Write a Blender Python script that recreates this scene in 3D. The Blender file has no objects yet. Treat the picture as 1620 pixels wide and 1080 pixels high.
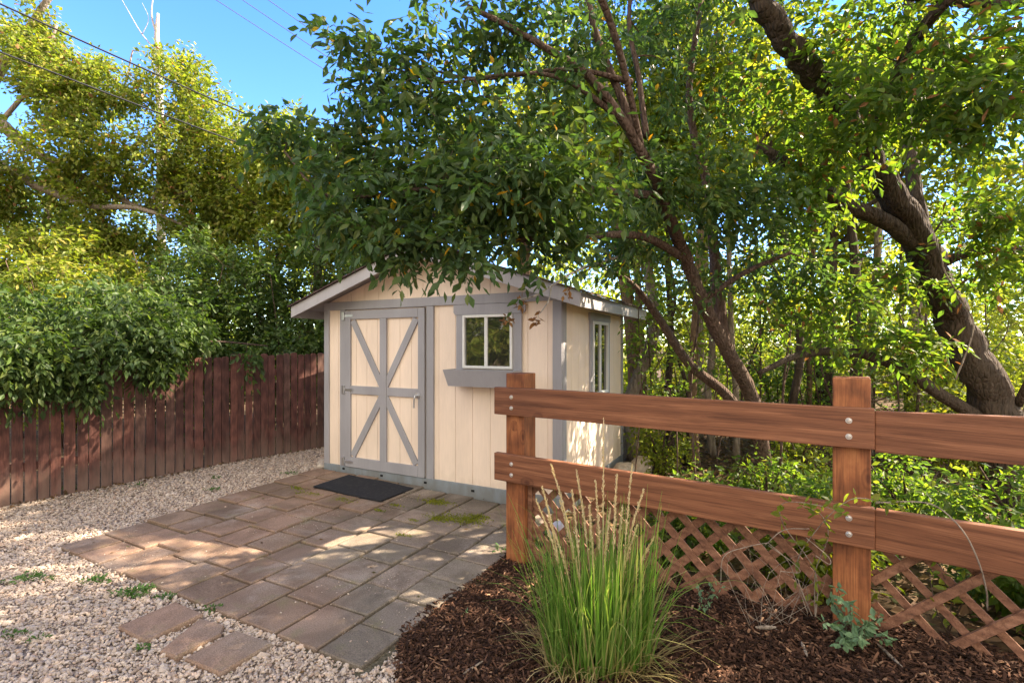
import bpy, math, random
import numpy as np
from mathutils import Vector
R = math.radians
scn = bpy.context.scene
C = scn.collection

# ------------------------------------------------------------------ camera
EYE, FPX, HOR = 1.5, 790.0, 547.0          # eye height, focal length and horizon row at 1620 px wide
cd = bpy.data.cameras.new('camera'); cam = bpy.data.objects.new('camera', cd); C.objects.link(cam)
cam.location = (0, 0, EYE); cam.rotation_euler = (R(90), 0, 0)
cd.sensor_width = 36; cd.lens = 36 * FPX / 1620; cd.shift_y = (HOR - 540) / 1620
cd.clip_start = 0.05; cd.clip_end = 1000
scn.camera = cam

# ------------------------------------------------------------------ light
SUN_AZ, SUN_EL = 14.0, 41.0                  # degrees from +X towards +Y, elevation
w = bpy.data.worlds.new('World'); scn.world = w; w.use_nodes = True
nt = w.node_tree; bg = nt.nodes['Background']
sky = nt.nodes.new('ShaderNodeTexSky'); sky.sky_type = 'NISHITA'; sky.sun_disc = False
sky.sun_elevation = R(SUN_EL); sky.sun_rotation = R(90 - SUN_AZ); sky.air_density = 1.0; sky.dust_density = 0.1; sky.ozone_density = 1.8
sky.altitude = 1800
hs = nt.nodes.new('ShaderNodeHueSaturation'); hs.inputs['Saturation'].default_value = 1.3; hs.inputs['Hue'].default_value = .515; nt.links.new(sky.outputs[0], hs.inputs['Color'])
# bright broken cloud added out of view behind the camera, as fill for shaded surfaces; the northern sky is clear
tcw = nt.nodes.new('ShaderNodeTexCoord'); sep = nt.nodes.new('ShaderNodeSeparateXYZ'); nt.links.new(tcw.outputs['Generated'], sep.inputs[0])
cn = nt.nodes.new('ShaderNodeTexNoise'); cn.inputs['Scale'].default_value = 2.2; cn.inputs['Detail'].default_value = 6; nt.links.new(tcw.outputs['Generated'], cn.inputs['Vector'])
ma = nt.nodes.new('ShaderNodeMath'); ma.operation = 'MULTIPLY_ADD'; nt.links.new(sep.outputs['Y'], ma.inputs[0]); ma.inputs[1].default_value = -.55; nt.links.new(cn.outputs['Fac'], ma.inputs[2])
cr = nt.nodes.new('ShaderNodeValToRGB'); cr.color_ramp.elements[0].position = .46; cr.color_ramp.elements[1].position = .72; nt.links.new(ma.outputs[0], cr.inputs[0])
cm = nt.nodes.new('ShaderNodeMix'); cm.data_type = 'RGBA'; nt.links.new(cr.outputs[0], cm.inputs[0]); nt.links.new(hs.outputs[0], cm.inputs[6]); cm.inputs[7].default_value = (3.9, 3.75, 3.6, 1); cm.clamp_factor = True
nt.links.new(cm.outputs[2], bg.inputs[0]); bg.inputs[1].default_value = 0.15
sl = bpy.data.lights.new('sun', 'SUN'); so = bpy.data.objects.new('sun', sl); C.objects.link(so)
sl.energy = 5.0; sl.angle = R(0.6); sl.color = (1.0, 0.87, 0.70)
sd = Vector((math.cos(R(SUN_AZ)) * math.cos(R(SUN_EL)), math.sin(R(SUN_AZ)) * math.cos(R(SUN_EL)), math.sin(R(SUN_EL))))
so.rotation_euler = sd.to_track_quat('Z', 'Y').to_euler(); so.location = (20, 2, 18)
scn.view_settings.view_transform = 'Standard'; scn.view_settings.look = 'None'
scn.view_settings.exposure = 2.36; scn.view_settings.use_white_balance = True; scn.view_settings.white_balance_temperature = 7000; scn.view_settings.white_balance_tint = 10; scn.view_settings.gamma = 1.0; scn.view_settings.use_curve_mapping = False
scn.render.engine = 'CYCLES'
cy = scn.cycles
cy.max_bounces = 7; cy.diffuse_bounces = 4; cy.glossy_bounces = 2; cy.transmission_bounces = 4; cy.transparent_max_bounces = 4
cy.use_denoising = True; cy.sample_clamp_indirect = 6

# ------------------------------------------------------------------ helpers
def P(px, py, Y):
    return np.array([(px - 810) / FPX * Y, Y, EYE - (py - HOR) / FPX * Y])
def tag(o, label=None, cat=None, group=None, kind=None):
    if label: o['label'] = label
    if cat: o['category'] = cat
    if group: o['group'] = group
    if kind: o['kind'] = kind
    return o
def thing(name, label, cat, loc=(0, 0, 0), rz=0, group=None):
    o = bpy.data.objects.new(name, None); C.objects.link(o); o.empty_display_size = 0.2
    o.location = loc; o.rotation_euler = (0, 0, rz)
    return tag(o, label, cat, group)
def link(name, me, parent=None, loc=None, rot=None):
    o = bpy.data.objects.new(name, me); C.objects.link(o)
    if parent is not None: o.parent = parent
    if loc is not None: o.location = loc
    if rot is not None: o.rotation_euler = rot
    return o
def npmesh(name, V, Fs, mats, mi=None, smooth=False):
    """V (n,3); Fs list of (m,k) index arrays; mi list of material indices per block"""
    V = np.asarray(V, dtype=np.float32)
    Fs = [np.asarray(f, dtype=np.int32) for f in Fs]
    keep = [i for i, f in enumerate(Fs) if f.size]
    me = bpy.data.meshes.new(name)
    me.vertices.add(len(V)); me.vertices.foreach_set('co', V.ravel())
    tot = np.concatenate([np.full(len(Fs[i]), Fs[i].shape[1], np.int32) for i in keep])
    loops = np.concatenate([Fs[i].ravel() for i in keep])
    st = np.concatenate([[0], np.cumsum(tot)[:-1]]).astype(np.int32)
    me.loops.add(len(loops)); me.loops.foreach_set('vertex_index', loops)
    me.polygons.add(len(tot)); me.polygons.foreach_set('loop_start', st); me.polygons.foreach_set('loop_total', tot)
    for m in (mats if isinstance(mats, (list, tuple)) else [mats]): me.materials.append(m)
    if mi is not None:
        me.polygons.foreach_set('material_index', np.concatenate([np.full(len(Fs[i]), mi[i], np.int32) for i in keep]))
    me.update(calc_edges=True); me.validate()
    me.polygons.foreach_set('use_smooth', np.full(len(me.polygons), bool(smooth)))
    return me
class MB:
    """collects boxes, prisms and tubes into one mesh"""
    def __init__(s): s.v = []; s.f = []; s.n = 0
    def add(s, V, F):
        s.v.append(np.asarray(V, float)); s.f += [tuple(int(i) + s.n for i in f) for f in F]; s.n += len(V)
    def box(s, x0, x1, y0, y1, z0, z1, M=None, o=None):
        V = np.array([(x, y, z) for z in (z0, z1) for y in (y0, y1) for x in (x0, x1)], float)
        if M is not None: V = V @ np.asarray(M).T
        if o is not None: V = V + np.asarray(o)
        s.add(V, [(0, 2, 3, 1), (4, 5, 7, 6), (0, 1, 5, 4), (2, 6, 7, 3), (0, 4, 6, 2), (1, 3, 7, 5)])
    def prism(s, pts, y0, y1):
        """polygon in XZ (counter-clockwise seen from -Y) extruded from y0 (front) to y1"""
        n = len(pts)
        V = [(x, y0, z) for x, z in pts] + [(x, y1, z) for x, z in pts]
        s.add(V, [tuple(range(n)), tuple(range(2 * n - 1, n - 1, -1))] + [(i, i + n, (i + 1) % n + n, (i + 1) % n) for i in range(n)])
    def strip(s, p, q, wd, y0, y1):
        """flat board between two points of the XZ plane"""
        p = np.array(p, float); q = np.array(q, float); d = q - p; d /= np.linalg.norm(d); n = np.array([-d[1], d[0]]) * wd / 2
        s.prism([tuple(p - n), tuple(q - n), tuple(q + n), tuple(p + n)], y0, y1)
    def tube(s, pts, rad, n=8, cap=True):
        V, F = tube(np.asarray(pts, float), rad, n, cap); s.add(V, F)
    def build(s, name, mat, parent=None, loc=None, rot=None, bevel=0, smooth=False, segs=1):
        me = bpy.data.meshes.new(name); me.from_pydata(np.concatenate(s.v).tolist(), [], s.f)
        me.materials.append(mat); me.update()
        if smooth: me.polygons.foreach_set('use_smooth', [True] * len(me.polygons))
        o = link(name, me, parent, loc, rot)
        if bevel:
            b = o.modifiers.new('bevel', 'BEVEL'); b.width = bevel; b.segments = segs; b.limit_method = 'ANGLE'
        return o
def frames(pts):
    T = np.gradient(pts, axis=0); T /= np.linalg.norm(T, axis=1, keepdims=True) + 1e-9
    up = np.array([0.3, 0.2, 1.0]); 
    if abs(np.dot(T[0], up / np.linalg.norm(up))) > .95: up = np.array([1., 0.1, 0])
    N = []; n = np.cross(T[0], up); n /= np.linalg.norm(n)
    for t in T:
        n = n - t * np.dot(n, t); n /= np.linalg.norm(n) + 1e-9; N.append(n)
    N = np.array(N); return T, N, np.cross(T, N)
def tube(pts, rad, n=8, cap=True, rough=0, rng=None):
    m = len(pts); rad = np.broadcast_to(np.asarray(rad, float), (m,))
    T, N, B = frames(pts); a = np.arange(n) * 2 * math.pi / n
    rr = rad[:, None] * np.ones((m, n))
    if rough: rr = rr * (1 + rough * rng.uniform(-1, 1, (m, n)))
    V = pts[:, None] + rr[..., None] * (np.cos(a)[None, :, None] * N[:, None] + np.sin(a)[None, :, None] * B[:, None])
    V = V.reshape(-1, 3)
    i = np.arange(m - 1)[:, None] * n; j = np.arange(n)[None]; k = (j + 1) % n
    F = np.stack([i + j, i + k, i + n + k, i + n + j], -1).reshape(-1, 4).tolist()
    if cap: F = [tuple(f) for f in F] + [tuple(range(n - 1, -1, -1)), tuple(range((m - 1) * n, m * n))]
    return V, F
def smoothpath(p, sub=5):
    """Catmull-Rom through the rows of p (any number of columns)"""
    p = np.asarray(p, float); q = np.vstack([2 * p[0] - p[1], p, 2 * p[-1] - p[-2]]); out = []
    for i in range(1, len(q) - 2):
        for t in np.linspace(0, 1, sub, endpoint=False):
            a, b, c, d = q[i - 1], q[i], q[i + 1], q[i + 2]
            out.append(.5 * ((2 * b) + (-a + c) * t + (2 * a - 5 * b + 4 * c - d) * t * t + (-a + 3 * b - 3 * c + d) * t ** 3))
    out.append(p[-1]); return np.array(out)

# ------------------------------------------------------------------ materials
def srgb(r, g, b):
    f = lambda c: (c / 255 / 12.92) if c / 255 <= .04045 else ((c / 255 + .055) / 1.055) ** 2.4
    return (f(r), f(g), f(b), 1)
class Mat:
    def __init__(s, name, rough=0.8, spec=0.3):
        s.m = bpy.data.materials.new(name); s.m.use_nodes = True; s.t = s.m.node_tree; s.b = s.t.nodes['Principled BSDF']
        s.b.inputs['Roughness'].default_value = rough; s.b.inputs['Specular IOR Level'].default_value = spec
        s.tc = s.t.nodes.new('ShaderNodeTexCoord')
    def n(s, typ, **kw):
        x = s.t.nodes.new(typ)
        for k, v in kw.items():
            if k in x.inputs: x.inputs[k].default_value = v
            else: setattr(x, k, v)
        return x
    def l(s, a, b): s.t.links.new(a, b)
    def coord(s, scale=(1, 1, 1), src='Object'):
        m = s.n('ShaderNodeMapping'); m.inputs['Scale'].default_value = scale; s.l(s.tc.outputs[src], m.inputs['Vector']); return m.outputs[0]
    def noise(s, vec, scale, detail=4, rough=.55, dist=0):
        x = s.n('ShaderNodeTexNoise', Scale=scale, Detail=detail, Roughness=rough, Distortion=dist); s.l(vec, x.inputs['Vector']); return x.outputs['Fac']
    def ramp(s, fac, stops):
        r = s.n('ShaderNodeValToRGB'); e = r.color_ramp.elements
        while len(e) < len(stops): e.new(0.5)
        for k, (p, c) in enumerate(stops): e[k].position = p; e[k].color = c if len(c) == 4 else (*c, 1)
        s.l(fac, r.inputs[0]); return r.outputs[0]
    def mix(s, fac, a, b, typ='MIX'):
        x = s.n('ShaderNodeMix', data_type='RGBA', blend_type=typ)
        for v, i in ((fac, 0), (a, 6), (b, 7)):
            if isinstance(v, (int, float)): x.inputs[i].default_value = v
            elif isinstance(v, tuple): x.inputs[i].default_value = v if len(v) == 4 else (*v, 1)
            else: s.l(v, x.inputs[i])
        return x.outputs[2]
    def island(s): return s.n('ShaderNodeNewGeometry').outputs['Random Per Island']
    def bump(s, h, strength=.3, dist=.01):
        x = s.n('ShaderNodeBump', Strength=strength, Distance=dist); s.l(h, x.inputs['Height']); s.l(x.outputs[0], s.b.inputs['Normal']); return x
    def col(s, c): 
        if isinstance(c, tuple): s.b.inputs['Base Color'].default_value = c if len(c) == 4 else (*c, 1)
        else: s.l(c, s.b.inputs['Base Color'])
g = lambda v: (v, v, v, 1)

def leaf_mat(name, cols, trans=.45, rough=.45, tcol=None, clump=1.2):
    m = Mat(name, rough, .22)
    isl = m.island(); c = m.ramp(isl, [(i / (len(cols) - 1), k) for i, k in enumerate(cols)])
    nz = m.noise(m.coord(src='Object'), clump, 3)
    c = m.mix(m.ramp(nz, [(.35, g(0)), (.65, g(1))]), c, m.mix(1.0, c, (1.15, 1.12, .8, 1), 'MULTIPLY'))
    m.col(c)
    tr = m.n('ShaderNodeBsdfTranslucent'); m.l(m.mix(1.0, c, tcol or (1.6, 1.8, .62, 1), 'MULTIPLY'), tr.inputs['Color'])
    ms = m.n('ShaderNodeMixShader'); ms.inputs[0].default_value = trans
    m.l(m.b.outputs[0], ms.inputs[1]); m.l(tr.outputs[0], ms.inputs[2])
    m.l(ms.outputs[0], m.t.nodes['Material Output'].inputs['Surface'])
    return m.m
M = {}
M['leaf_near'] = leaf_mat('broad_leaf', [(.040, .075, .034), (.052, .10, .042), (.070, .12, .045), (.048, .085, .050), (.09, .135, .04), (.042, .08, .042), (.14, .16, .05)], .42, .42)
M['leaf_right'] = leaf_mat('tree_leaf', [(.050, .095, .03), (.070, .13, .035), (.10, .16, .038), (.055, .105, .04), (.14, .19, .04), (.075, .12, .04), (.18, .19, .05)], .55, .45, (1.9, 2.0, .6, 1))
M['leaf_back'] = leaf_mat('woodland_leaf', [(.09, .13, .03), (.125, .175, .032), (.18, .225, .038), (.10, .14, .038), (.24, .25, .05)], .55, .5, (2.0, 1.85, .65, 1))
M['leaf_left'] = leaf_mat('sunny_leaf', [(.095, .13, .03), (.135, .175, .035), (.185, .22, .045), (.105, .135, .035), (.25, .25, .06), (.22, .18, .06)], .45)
M['leaf_vine'] = leaf_mat('vine_leaf', [(.035, .06, .025), (.05, .09, .03), (.08, .13, .04), (.045, .075, .03), (.13, .17, .05)], .38)
M['leaf_brown'] = leaf_mat('dead_leaf', [(.22, .10, .045), (.30, .15, .07), (.17, .085, .04), (.35, .2, .1)], .25, .8, (1.3, 1.1, .8, 1))
M['leaf_yellow'] = leaf_mat('yellow_leaf', [(.5, .33, .02), (.55, .28, .03), (.4, .33, .03)], .45, .5, (1.3, 1.2, .6, 1))
M['litter'] = leaf_mat('leaf_litter', [(.08, .045, .027), (.13, .08, .045), (.19, .12, .07), (.06, .035, .02), (.08, .09, .03)], .1, .85, (1.2, 1.1, .9, 1))
M['weed'] = leaf_mat('weed_leaf', [(.05, .11, .03), (.07, .15, .04), (.10, .17, .06)], .3)
M['thistle'] = leaf_mat('blue_green_leaf', [(.09, .16, .10), (.12, .20, .12), (.16, .25, .16)], .25, .6, (1.4, 1.6, .9, 1))
M['blade'] = leaf_mat('grass_blade', [(.07, .14, .03), (.10, .20, .04), (.15, .26, .055), (.10, .19, .05), (.22, .29, .09), (.36, .32, .17)], .4, .5)
M['plume'] = leaf_mat('grass_plume', [(.50, .41, .27), (.62, .52, .36), (.7, .61, .45)], .35, .9, (1.2, 1.1, .9, 1))
M['straw'] = leaf_mat('dry_straw', [(.30, .24, .13), (.42, .34, .19), (.20, .15, .08), (.16, .17, .06)], .3, .8, (1.2, 1.1, .8, 1))
M['moss'] = leaf_mat('moss', [(.13, .15, .02), (.21, .21, .025), (.08, .11, .02)], .2, .95)

def bark(name, c0, c1, sc=6):
    m = Mat(name, .95, .15)
    v = m.coord((1, 1, .22)); n1 = m.noise(v, sc * 4, 6, .7, .6); n2 = m.noise(m.coord(), 1.7, 3)
    c = m.ramp(n1, [(.32, c0), (.68, c1)]); m.col(m.mix(m.ramp(n2, [(.4, g(0)), (.7, g(.6))]), c, m.mix(.5, c, (.13, .11, .09, 1))))
    vo = m.n('ShaderNodeTexVoronoi', Scale=sc * 3.2); vo.feature = 'DISTANCE_TO_EDGE'; m.l(m.coord((1, 1, .25)), vo.inputs['Vector'])
    hh = m.mix(.5, m.ramp(vo.outputs['Distance'], [(0, g(0)), (.25, g(1))]), n1)
    m.bump(hh, .9, .02); return m.m
M['bark'] = bark('rough_bark', (.018, .013, .010), (.095, .068, .052), 9)
M['bark_smooth'] = bark('young_bark', (.045, .028, .021), (.15, .10, .078), 11)
M['bark_pale'] = bark('pale_bark', (.16, .12, .09), (.38, .31, .25), 8)
M['bark_red'] = bark('woodland_bark', (.07, .045, .03), (.24, .15, .09), 7)
M['dead_wood'] = bark('bare_grey_wood', (.32, .29, .26), (.6, .56, .5), 8)

def wood(name, dark, mid, light, scale=(1.2, 14, 14), ring=1.0, rough=.6, island=False, wear=None):
    m = Mat(name, rough, .35)
    v = m.coord(scale); n1 = m.noise(v, 1.6, 6, .6, 1.2); 
    wv = m.n('ShaderNodeTexWave', Scale=1.3 * ring, Distortion=9, Detail=3); wv.inputs['Detail Scale'].default_value = .9; wv.bands_direction = 'Z'; m.l(m.coord((scale[0] * .5, scale[1] * .6, scale[2])), wv.inputs['Vector'])
    fine = m.noise(m.coord((scale[0] * 2, scale[1] * 9, scale[2] * 9)), 2, 3)
    f = m.mix(.22, n1, wv.outputs['Fac']); f = m.mix(.35, f, fine)
    c = m.ramp(f, [(.3, dark), (.5, mid), (.70, light)])
    kv = m.n('ShaderNodeTexVoronoi', Scale=1.0); kv.inputs['Randomness'].default_value = 1; m.l(m.coord(tuple(k_ * .55 if k_ > 3 else 2.6 for k_ in scale)), kv.inputs['Vector'])
    if not island: c = m.mix(m.ramp(kv.outputs['Distance'], [(.05, g(.85)), (.09, g(.25)), (.13, g(.5)), (.16, g(0))]), c, m.mix(1.0, dark if len(dark) == 4 else (*dark, 1), (.6, .5, .5, 1), 'MULTIPLY'))
    streak = m.noise(m.coord(tuple(k_ * 2.2 if k_ > 3 else k_ * .7 for k_ in scale)), 3.5, 5, .7, .8)
    hair = m.noise(m.coord(tuple(k_ * 11 if k_ > 3 else k_ * 1.3 for k_ in scale)), 3, 4, .65)
    c = m.mix(.5, c, m.mix(1.0, c, m.ramp(hair, [(.3, g(.45)), (.5, g(1)), (.72, g(1.35))]), 'MULTIPLY')) if not island else c
    c = m.mix(m.ramp(streak, [(.50, g(0)), (.62, g(.7))]), c, m.mix(1.0, c, (.5, .45, .42, 1), 'MULTIPLY'))
    big = m.noise(m.coord((.8, 2.5, 2.5)), 1.7, 3)
    c = m.mix(m.ramp(big, [(.55, g(0)), (.72, g(.55))]), c, m.mix(1.0, c, (.45, .42, .42, 1), 'MULTIPLY'))
    if island: c = m.mix(.8, c, m.mix(1.0, c, m.ramp(m.island(), [(0, (.45, .42, .42)), (.4, (1.0, .9, .9)), (.75, (1.3, 1.15, 1.1)), (1, (1.05, 1.35, 1.35))]), 'MULTIPLY'))
    if wear:
        z = m.n('ShaderNodeSeparateXYZ'); m.l(m.tc.outputs['Object'], z.inputs[0])
        k = m.n('ShaderNodeMath', operation='MULTIPLY_ADD'); m.l(z.outputs['Z'], k.inputs[0]); k.inputs[1].default_value = -1.1; m.l(m.noise(m.coord((6, 6, 1)), 1.5, 4), k.inputs[2])
        c = m.mix(m.ramp(k.outputs[0], [(0.05, g(0)), (.5, g(.75))]), c, wear)
    m.col(c); m.bump(m.mix(.5, f, hair) if not island else f, .5, .004); return m.m
M['rail'] = wood('stained_cedar', (.12, .043, .020), (.205, .078, .037), (.30, .125, .062), ring=.55, scale=(.8, 7, 7))
M['post'] = wood('stained_post', (.13, .043, .017), (.27, .092, .034), (.39, .15, .056), scale=(9, 9, 1.0))
M['lattice'] = wood('lattice_wood', (.12, .052, .03), (.21, .095, .054), (.30, .15, .09), scale=(5, 5, 5), rough=.7)
M['picket'] = wood('red_brown_picket', (.050, .022, .018), (.105, .044, .034), (.17, .075, .058), scale=(16, 16, 1.1), rough=.75, island=True, wear=(.19, .125, .095, 1))

def paint(name, c, var=.12, rough=.55, grime=None):
    m = Mat(name, rough, .35); n1 = m.noise(m.coord((1, 1, .4)), 3, 5); n2 = m.noise(m.coord((30, 30, 3)), 2, 4)
    k = m.mix(var, (*c, 1), m.mix(1.0, (*c, 1), m.ramp(n1, [(.3, g(.55)), (.7, g(1.15))]), 'MULTIPLY'))
    k = m.mix(.25, k, m.mix(1.0, k, m.ramp(n2, [(.3, g(.8)), (.7, g(1.08))]), 'MULTIPLY'))
    if grime:
        z = m.n('ShaderNodeSeparateXYZ'); m.l(m.tc.outputs['Object'], z.inputs[0])
        kk = m.n('ShaderNodeMath', operation='MULTIPLY_ADD'); m.l(z.outputs['Z'], kk.inputs[0]); kk.inputs[1].default_value = -2.2; m.l(m.noise(m.coord((5, 5, 2)), 2.5, 5), kk.inputs[2])
        k = m.mix(m.ramp(kk.outputs[0], [(.0, g(0)), (.42, g(.65))]), k, grime)
    m.col(k); m.bump(n2, .15, .002); return m.m
M['siding'] = paint('peach_siding', (.87, .705, .57), .25, .6, (.60, .48, .36, 1))
M['trim'] = paint('taupe_trim', (.345, .335, .355), .35)
M['trim_roof'] = paint('taupe_fascia', (.41, .385, .385), .35)
M['skirt'] = paint('blue_grey_skirt', (.25, .29, .325), .4, .6, (.16, .15, .13, 1))
M['white'] = paint('white_window_frame', (.78, .77, .74), .1, .35)
M['black'] = paint('dark_void', (.01, .01, .01), 0, .9)
m = Mat('zinc_hardware', .35, .5); m.b.inputs['Metallic'].default_value = .85; m.col((.55, .56, .58, 1)); M['zinc'] = m.m
m = Mat('bolt_steel', .3, .5); m.b.inputs['Metallic'].default_value = .6; m.col((.62, .58, .54, 1)); M['bolt'] = m.m
m = Mat('window_glass', .03, 1.0); m.b.inputs['Base Color'].default_value = (.02, .022, .02, 1); m.b.inputs['IOR'].default_value = 1.9
m.bump(m.noise(m.coord(), 2.5, 2), .06, .05); M['glass'] = m.m
m = Mat('clear_glass', .03, .5); m.b.inputs['Base Color'].default_value = (.9, .95, .9, 1); m.b.inputs['Transmission Weight'].default_value = .7; M['glass_side'] = m.m
m = Mat('asphalt_shingle', .95, .15); br = m.n('ShaderNodeTexBrick', Scale=4.2); br.inputs['Color1'].default_value = (.055, .035, .03, 1); br.inputs['Color2'].default_value = (.10, .065, .055, 1); br.inputs['Mortar'].default_value = (.02, .015, .013, 1); m.l(m.coord(), br.inputs['Vector'])
m.col(m.mix(.5, br.outputs['Color'], m.ramp(m.noise(m.coord(), 120, 2), [(.3, (.03, .02, .018)), (.7, (.13, .09, .08))]))); m.bump(m.noise(m.coord(), 150, 2), .6, .004); M['shingle'] = m.m
m = Mat('rubber_mat', .85, .25); wv = m.n('ShaderNodeTexWave', Scale=14, Distortion=.3); wv.bands_direction = 'Y'; m.l(m.coord(), wv.inputs['Vector'])
m.col(m.mix(m.ramp(m.noise(m.coord(), 30, 5), [(.5, g(0)), (.75, g(.5))]), (.016, .017, .021, 1), (.06, .056, .052, 1))); m.bump(wv.outputs['Fac'], .6, .004); M['mat'] = m.m

def soil(name, cols, sc=30, bs=.8):
    m = Mat(name, .95, .1); m.col(m.ramp(m.noise(m.coord(), sc, 6, .7), [(.3 + .4 * i / (len(cols) - 1), c) for i, c in enumerate(cols)]))
    m.bump(m.noise(m.coord(), sc * 1.6, 4), bs, .02); return m.m
M['ground'] = soil('woodland_floor', [(.035, .022, .015), (.09, .06, .035), (.15, .10, .06)], 12)
M['gravel_base'] = soil('gravel_fines', [(.13, .10, .08), (.26, .20, .16), (.42, .34, .29)], 60)
M['joint'] = soil('joint_sand', [(.04, .035, .02), (.10, .085, .055), (.19, .155, .11)], 40)
M['mulch_base'] = soil('mulch_base', [(.012, .007, .005), (.035, .019, .012), (.07, .035, .022)], 70, 1)
m = Mat('crushed_stone', .9, .2); m.col(m.mix(.25, m.ramp(m.island(), [(0, (.18, .13, .11)), (.2, (.36, .28, .22)), (.45, (.46, .365, .29)), (.6, (.31, .26, .23)), (.8, (.58, .48, .39)), (.92, (.50, .34, .24)), (.97, (.28, .17, .12)), (1, (.10, .07, .06))]), m.ramp(m.noise(m.coord(), 120, 2), [(.3, (.25, .2, .16)), (.7, (.65, .54, .45))]))); M['stone'] = m.m
m = Mat('bark_chip', .9, .15); m.col(m.ramp(m.island(), [(0, (.018, .010, .007)), (.45, (.045, .022, .014)), (.75, (.085, .042, .026)), (.93, (.15, .075, .045)), (1, (.30, .18, .11))])); M['chip'] = m.m
m = Mat('concrete_paver', .9, .2)
isl = m.island(); tone = m.ramp(isl, [(0, (.165, .138, .112)), (.3, (.205, .165, .130)), (.55, (.245, .19, .148)), (.8, (.18, .15, .12)), (1, (.23, .19, .145))])
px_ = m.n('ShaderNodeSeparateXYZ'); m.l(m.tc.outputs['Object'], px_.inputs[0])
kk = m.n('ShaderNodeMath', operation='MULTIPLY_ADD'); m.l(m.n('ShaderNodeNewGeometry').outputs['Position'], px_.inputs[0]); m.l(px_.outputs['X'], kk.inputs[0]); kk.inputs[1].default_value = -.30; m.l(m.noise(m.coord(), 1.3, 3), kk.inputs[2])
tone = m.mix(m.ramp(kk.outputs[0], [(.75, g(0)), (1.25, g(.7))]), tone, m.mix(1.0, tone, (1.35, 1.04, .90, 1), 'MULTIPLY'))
stain = m.noise(m.coord(), 2.6, 6, .65, .8); grit = m.noise(m.coord(), 170, 2, .6); mossn = m.noise(m.coord(), 5, 6, .7)
tone = m.mix(m.ramp(stain, [(.40, g(0)), (.60, g(.75))]), tone, m.mix(1.0, tone, (.55, .54, .53, 1), 'MULTIPLY'))
pale = m.noise(m.coord(), 1.9, 7, .7, .5); tone = m.mix(m.ramp(pale, [(.52, g(0)), (.68, g(.5))]), tone, (.36, .30, .25, 1))
tone = m.mix(m.ramp(mossn, [(.56, g(0)), (.72, g(.45))]), tone, (.16, .155, .07, 1))
tone = m.mix(.55, tone, m.mix(1.0, tone, m.ramp(grit, [(.35, g(.45)), (.65, g(1.5))]), 'MULTIPLY'))
m.col(tone); m.bump(m.mix(.4, grit, stain), .5, .004); M['paver'] = m.m
M['cable'] = paint('black_cable', (.03, .03, .033), 0, .5)
M['cable_grey'] = paint('weathered_cable', (.10, .10, .10), 0, .5)
M['plastic'] = paint('white_plastic', (.7, .7, .72), .2, .4)
M['rock'] = soil('tan_rock', [(.25, .20, .16), (.45, .38, .31), (.55, .48, .4)], 8)

# ------------------------------------------------------------------ the lie of the land
SX, SY, SA = .439, 4.45, R(-27.5)              # right front corner of the shed and its turn
ca, sa = math.cos(SA), math.sin(SA)
def sh2w(x, y): return (SX + ca * x - sa * y, SY + sa * x + ca * y)
def w2sh(X, Y): dx, dy = X - SX, Y - SY; return (ca * dx + sa * dy, -sa * dx + ca * dy)
FP = np.array([.062, 3.475]); FT = np.array([.8286, -.5599]); FN = np.array([-.5599, -.8286])
sm = lambda t: np.clip(t, 0, 1) ** 2 * (3 - 2 * np.clip(t, 0, 1))
def G(X, Y):
    X = np.asarray(X, float); Y = np.asarray(Y, float)
    lx, ly = w2sh(X, Y)
    up = .07 * sm(-lx / 3.2) * sm((ly + 2.6) / 2.6)
    u = (X - FP[0]) * FT[0] + (Y - FP[1]) * FT[1]; v = (X - FP[0]) * FN[0] + (Y - FP[1]) * FN[1]
    bed = np.minimum(.086 * np.maximum(u, 0), .185) * sm((v + 1.2) / 1.0)
    return up + bed
def in_poly(X, Y, poly):
    c = np.zeros(np.shape(X), bool); n = len(poly)
    for i in range(n):
        x0, y0 = poly[i]; x1, y1 = poly[(i + 1) % n]
        k = ((y0 > Y) != (y1 > Y)) & (X < (x1 - x0) * (Y - y0) / (y1 - y0 + 1e-12) + x0); c ^= k
    return c
MULCH = [(.02, 3.58), (-.06, 3.42), (-.17, 3.20), (-.30, 3.02), (-.44, 2.82), (-.55, 2.64), (-.53, 2.40), (-.49, 2.2), (-.45, 1.8), (-.4, .6), (4.5, .6), (4.5, .9), (2.6, 1.62), (1.70, 2.42), (.9, 2.98)]
def grid_sheet(name, xs, ys, off, mat, keep=None, kind='structure'):
    X, Y = np.meshgrid(xs, ys); Z = G(X, Y) + off
    V = np.stack([X, Y, Z], -1).reshape(-1, 3); nx, ny = len(xs), len(ys)
    i = (np.arange(ny - 1)[:, None] * nx + np.arange(nx - 1)[None]).ravel()
    F = np.stack([i, i + 1, i + nx + 1, i + nx], -1)
    if keep is not None:
        c = V[F].mean(1); F = F[keep(c[:, 0], c[:, 1])]
        used = np.unique(F); mp = np.full(len(V), -1); mp[used] = np.arange(len(used)); V = V[used]; F = mp[F]
    return tag(link(name, npmesh(name, V, [F], mat, smooth=True)), kind=kind)
far = np.array([4, 5.5, 8, 12, 20, 40, 90, 200, 400.])
xs = np.concatenate([-far[::-1] - 4, np.arange(-7.75, 7.76, .25), far + 4]); ys = np.concatenate([-far[::-1], np.arange(-3.75, 11.8, .25), far + 8])
grid_sheet('ground', xs, ys, -.03, M['ground'])
FD = np.array([.650, .760]); FQ = np.array([-4.73, 4.61])       # the picket fence line
def left_of_fence(X, Y): return (X - FQ[0]) * FD[1] - (Y - FQ[1]) * FD[0] > -.03     # on the yard side
def on_patio(X, Y, e=0):
    x, y = w2sh(X, Y)
    return (x > -3.0 - e) & (x < .05 + e) & (y > -2.44 - e) & (y < .1)
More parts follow.
